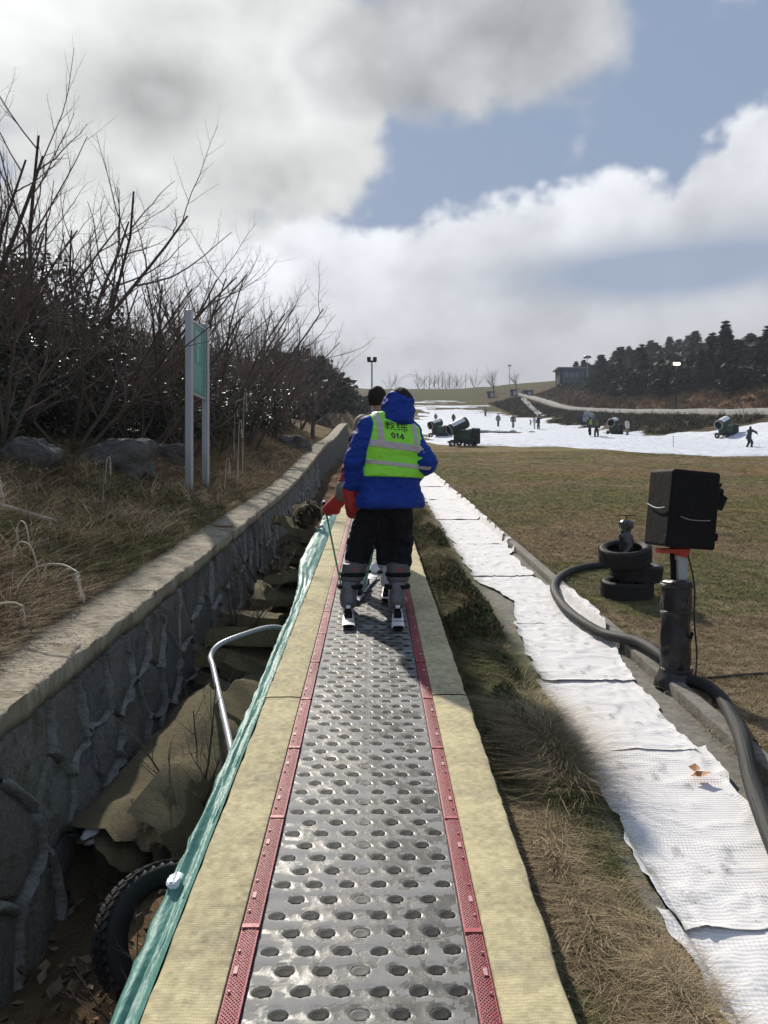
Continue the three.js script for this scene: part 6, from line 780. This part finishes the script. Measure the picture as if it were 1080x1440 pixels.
// man in tan jacket further on
{
  const mx = 0.13, mD = 7.95, t = thing('person', 'dark haired person in tan jacket standing ahead on the conveyor', 'person', [mx, SLOPE * mD + 0.025, -mD]);
  const hc = [-0.045, 1.70, -0.02], H = headSDF(hc, 1.04, -0.55, 0.05), hipL = [-0.06, 0.92, 0], hipR = [0.12, 0.92, 0], knL = [-0.03, 0.5, -0.04], knR = [0.13, 0.5, -0.04], ankL = [0.0, 0.1, 0], ankR = [0.14, 0.1, 0], shL = [-0.21, 1.46, 0], shR = [0.2, 1.46, 0], elL = [-0.27, 1.18, 0.02], wrL = [-0.22, 0.95, -0.1], elR = [0.28, 1.18, 0], wrR = [0.22, 0.97, -0.12];
  const hl = handCaps(wrL, [0, -1, -0.2], [-1, 0, 0], -1, 0.6), hr = handCaps(wrR, [0, -1, -0.2], [1, 0, 0], 1, 0.6);
  const core = uni([cap([-0.06, 0.95, 0], [0.09, 0.95, 0], 0.12), cap([-0.08, 1.35, 0], [0.08, 1.35, 0], 0.12), cap([0, 1, 0], [0, 1.35, 0], 0.12), cap([-0.02, 1.42, 0], hc, 0.058), cap(hipL, knL, 0.085, 0.06), cap(knL, ankL, 0.055, 0.04), cap(hipR, knR, 0.085, 0.06), cap(knR, ankR, 0.055, 0.04), cap(shL, elL, 0.055, 0.042), cap(elL, wrL, 0.042, 0.03), cap(shR, elR, 0.055, 0.042), cap(elR, wrR, 0.042, 0.03)], 0.05);
  part('body', merged([nets((x, y, z) => smin(core(x, y, z), H.head(x, y, z), 0.02), [-0.42, 0.03, -0.3], [0.42, 1.95, 0.22], 0.014), nets(hl, ...around([wrL], 0.2), 0.006), nets(hr, ...around([wrR], 0.2), 0.006)]), mSkin, t); part('hair', nets(H.hair, ...around([hc], 0.17), 0.007), mHair, t);
  const mTan = mat([0.20, 0.165, 0.12], 0.85, { bumpMap: tFine, bumpScale: 0.003 }); const jk = wrinkle(uni([cap([-0.1, 0.9, 0], [0.1, 0.9, 0], 0.15), cap([-0.11, 1.2, 0], [0.11, 1.2, 0], 0.15), cap([-0.14, 1.41, 0], [0.13, 1.41, 0], 0.115), cap([-0.04, 1.52, 0], [0.02, 1.52, -0.01], 0.075), cap(shL, elL, 0.085, 0.075), cap(elL, wrL, 0.075, 0.055), cap(shR, elR, 0.085, 0.075), cap(elR, wrR, 0.075, 0.055)], 0.05), 0.05, 7, 9); part('jacket', nets((x, y, z) => smax(jk(x, y, z), 0.82 - y, 0.01), [-0.45, 0.75, -0.32], [0.45, 1.68, 0.25], 0.012), mTan, t);
  part('trousers', nets(wrinkle(uni([cap(hipL, knL, 0.115, 0.09), cap(knL, [0, 0.3, 0], 0.09, 0.085), cap(hipR, knR, 0.115, 0.09), cap(knR, [0.13, 0.3, 0], 0.09, 0.085)], 0.03), 0.05, 7, 10), [-0.3, 0.2, -0.25], [0.35, 1.05, 0.2], 0.013), mBlack, t);
  bootOn(t, ankL, [knL[0], 0.37, -0.02], 0, mShellG, mShellG, 1); bootOn(t, ankR, [knR[0], 0.37, -0.02], 0, mShellG, mShellG, 1);
  ski('dark ski under the left boot of the tan jacketed person', mx + ankL[0] - 0.005, mD, 0, 1.4, 0.4, mSkiB); ski('dark ski under the right boot of the tan jacketed person', mx + ankR[0] + 0.03, mD, 0, 1.4, 0.4, mSkiB);
}
// people out on the snow: smaller figures with coat, trousers and hair
function smallPerson(u, vFeet, hpx, D, o) {
  const x = pxX(u, D), y = Math.max(yLand(x, D) + 0.06, -99), Hh = o.h ?? hpx * D / FOCAL, t = thing('person', o.label, 'person', [x, y, -D], o.turn ?? 0, o.group), s = Hh / 1.75;
  t.scale.setScalar(s); const st = o.step ?? 0.14, ln = o.lean ?? 0, cr = o.crouch ?? 0, A = o.arms ?? [[-0.28, 0.85, 0.05], [0.28, 0.85, -0.05]];
  const hip = [ln * 0.2, 0.9 - cr * 0.25, 0.1 * cr], sh = [ln, 1.42 - cr * 0.28, -0.05 - cr * 0.1], hd = [ln * 1.25, 1.62 - cr * 0.3, -0.08 - cr * 0.15], fl = [-st, 0.08, 0.06], fr = [st, 0.08, -0.06], kl = [-st * 0.8, 0.48 - cr * 0.1, -0.05 - cr * 0.15], kr = [st * 0.9, 0.48 - cr * 0.1, -0.08 - cr * 0.15], sL = [sh[0] - 0.2, sh[1], sh[2]], sR = [sh[0] + 0.2, sh[1], sh[2]], eL = [(sL[0] + A[0][0]) / 2 - 0.05, (sL[1] + A[0][1]) / 2, (sL[2] + A[0][2]) / 2], eR = [(sR[0] + A[1][0]) / 2 + 0.05, (sR[1] + A[1][1]) / 2, (sR[2] + A[1][2]) / 2];
  const Hd = headSDF(hd, 1.0, o.look ?? 0, 0), core = uni([cap(hip, sh, 0.11, 0.11), cap([sh[0] - 0.1, sh[1], sh[2]], [sh[0] + 0.1, sh[1], sh[2]], 0.08), cap(sh, hd, 0.055), cap(hip, kl, 0.09, 0.06), cap(kl, fl, 0.055, 0.045), cap(hip, kr, 0.09, 0.06), cap(kr, fr, 0.055, 0.045), cap(fl, [fl[0], 0.05, -0.12], 0.045), cap(fr, [fr[0], 0.05, -0.18], 0.045), cap(sL, eL, 0.05, 0.04), cap(eL, A[0], 0.04, 0.04), cap(sR, eR, 0.05, 0.04), cap(eR, A[1], 0.04, 0.04)], 0.04);
  const b = [[-0.75, 0, -0.6], [0.75, 1.9, 0.5]]; part('body', nets((a, c, d) => smin(core(a, c, d), Hd.head(a, c, d), 0.02), ...b, 0.035), mSkin, t); part('hair', nets(Hd.hair, ...around([hd], 0.17), 0.02), o.hat ?? mHair, t);
  const coat = uni([cap([hip[0] - 0.06, hip[1], hip[2]], [hip[0] + 0.06, hip[1], hip[2]], 0.15), cap(hip, sh, 0.16, 0.155), cap([sh[0] - 0.12, sh[1], sh[2]], [sh[0] + 0.12, sh[1], sh[2]], 0.11), cap(sL, eL, 0.085, 0.075), cap(eL, A[0], 0.075, 0.06), cap(sR, eR, 0.085, 0.075), cap(eR, A[1], 0.075, 0.06)], 0.05); part('coat', nets(coat, ...b, 0.03), o.coat, t);
  part('trousers', nets(uni([cap(hip, kl, 0.12, 0.09), cap(kl, [fl[0], 0.12, fl[2]], 0.09, 0.075), cap(hip, kr, 0.12, 0.09), cap(kr, [fr[0], 0.12, fr[2]], 0.09, 0.075)], 0.03), ...b, 0.03), o.legs ?? mBlack, t); for (const f of [fl, fr]) part('boot', new THREE.SphereGeometry(0.1, 10, 8).scale(0.8, 0.8, 1.5).translate(f[0], 0.05, f[2] - 0.06), mBlack, t);
  if (o.vest) part('vest', nets((a, c, d) => smax(smax(uni([cap(hip, sh, 0.175, 0.172)], 0.02)(a, c, d), 1.0 - c - cr * 0.25, 0.01), c - sh[1] - 0.08, 0.01), ...b, 0.03), o.vest, t);
  return t;
}
{ const C = { grey: mat([0.16, 0.17, 0.18], 0.8), pale: mat([0.50, 0.49, 0.47], 0.8), dark: mat([0.02, 0.022, 0.03], 0.8), white: mat([0.62, 0.60, 0.57], 0.8), lime: mat([0.22, 0.36, 0.05], 0.7), limeD: mat([0.08, 0.13, 0.03], 0.8), navy: mat([0.015, 0.02, 0.035], 0.8), brown: mat([0.09, 0.06, 0.05], 0.8) };
  smallPerson(683, 588, 13.5, 132, { label: 'distant person with pale coat high on the snow', coat: C.grey, turn: 0.4 });
  smallPerson(701, 601, 18, 99, { label: 'person in long grey coat walking up the snow beside the bare strip', coat: C.grey, legs: C.navy, turn: 0.2, step: 0.08 });
  smallPerson(722, 603, 19, 95, { label: 'person in dark brown coat standing beyond the bare strip', coat: C.brown, legs: C.grey, turn: -0.3, step: 0.08 });
  smallPerson(747, 597, 10, 104, { h: 1.0, label: 'small dark child bending beside two people on the snow', coat: C.dark, crouch: 0.8, turn: 1 });
  smallPerson(752.5, 605, 18, 92, { label: 'person in pale trousers standing beside a person in black', coat: C.white, legs: C.pale, turn: 0.6, step: 0.07 });
  smallPerson(758, 605, 19, 91, { label: 'person in black with one arm raised beside the pale trousered person', coat: C.dark, lean: 0.08, turn: 0.3, arms: [[-0.25, 0.85, 0], [0.5, 1.45, -0.1]] });
  smallPerson(831, 612, 27, 70, { label: 'person in bright lime vest standing behind a snowboarder', coat: C.dark, vest: C.lime, turn: 0.4, step: 0.09 });
  smallPerson(840, 616, 29, 65, { label: 'person in olive vest standing with feet on a snowboard', coat: C.dark, vest: C.limeD, turn: -0.1 });
  smallPerson(884, 611, 23, 70, { label: 'person in white jacket standing by the dark green snow gun', coat: C.white, legs: C.grey, turn: 0.5 });
  smallPerson(1057, 635, 34, 47, { label: 'dark clothed skier crouching with arms reaching forward', coat: C.navy, legs: C.navy, turn: -1.1, crouch: 0.55, arms: [[-0.25, 1.0, -0.55], [0.25, 1.05, -0.55]] });
  smallPerson(613, 590, 14, 112, { label: 'distant person in grey behind the nearest snow gun barrel', coat: C.grey, turn: 0.5 }); smallPerson(638, 588, 15, 108, { label: 'distant dark person beyond the nearest snow gun', coat: C.dark, turn: 0.2 });
  const D = 65, b = thing('snowboard', 'dark snowboard under the person in the olive vest', 'snowboard', at(pxX(843, D), D, 0.11)); const g = new THREE.CapsuleGeometry(0.14, 1.3, 4, 12); g.rotateZ(Math.PI / 2); g.scale(1, 0.12, 1); part('deck', g, C.dark, b); part('binding', box(0.12, 0.05, 0.26, 0.25, 0.02, 0, 0.01), mBlack, b); part('binding', box(0.12, 0.05, 0.26, -0.25, 0.02, 0, 0.01), mBlack, b);
  ski('dark ski under the crouching skier', pxX(1058, 47), 47, -1.1, 1.5, 0.6, mSkiB).position.y = yLand(pxX(1058, 47), 47) + 0.1; }

scene.traverse((o) => { if (o.isMesh) { o.castShadow = true; o.receiveShadow = true; } });
renderer.render(scene, camera);
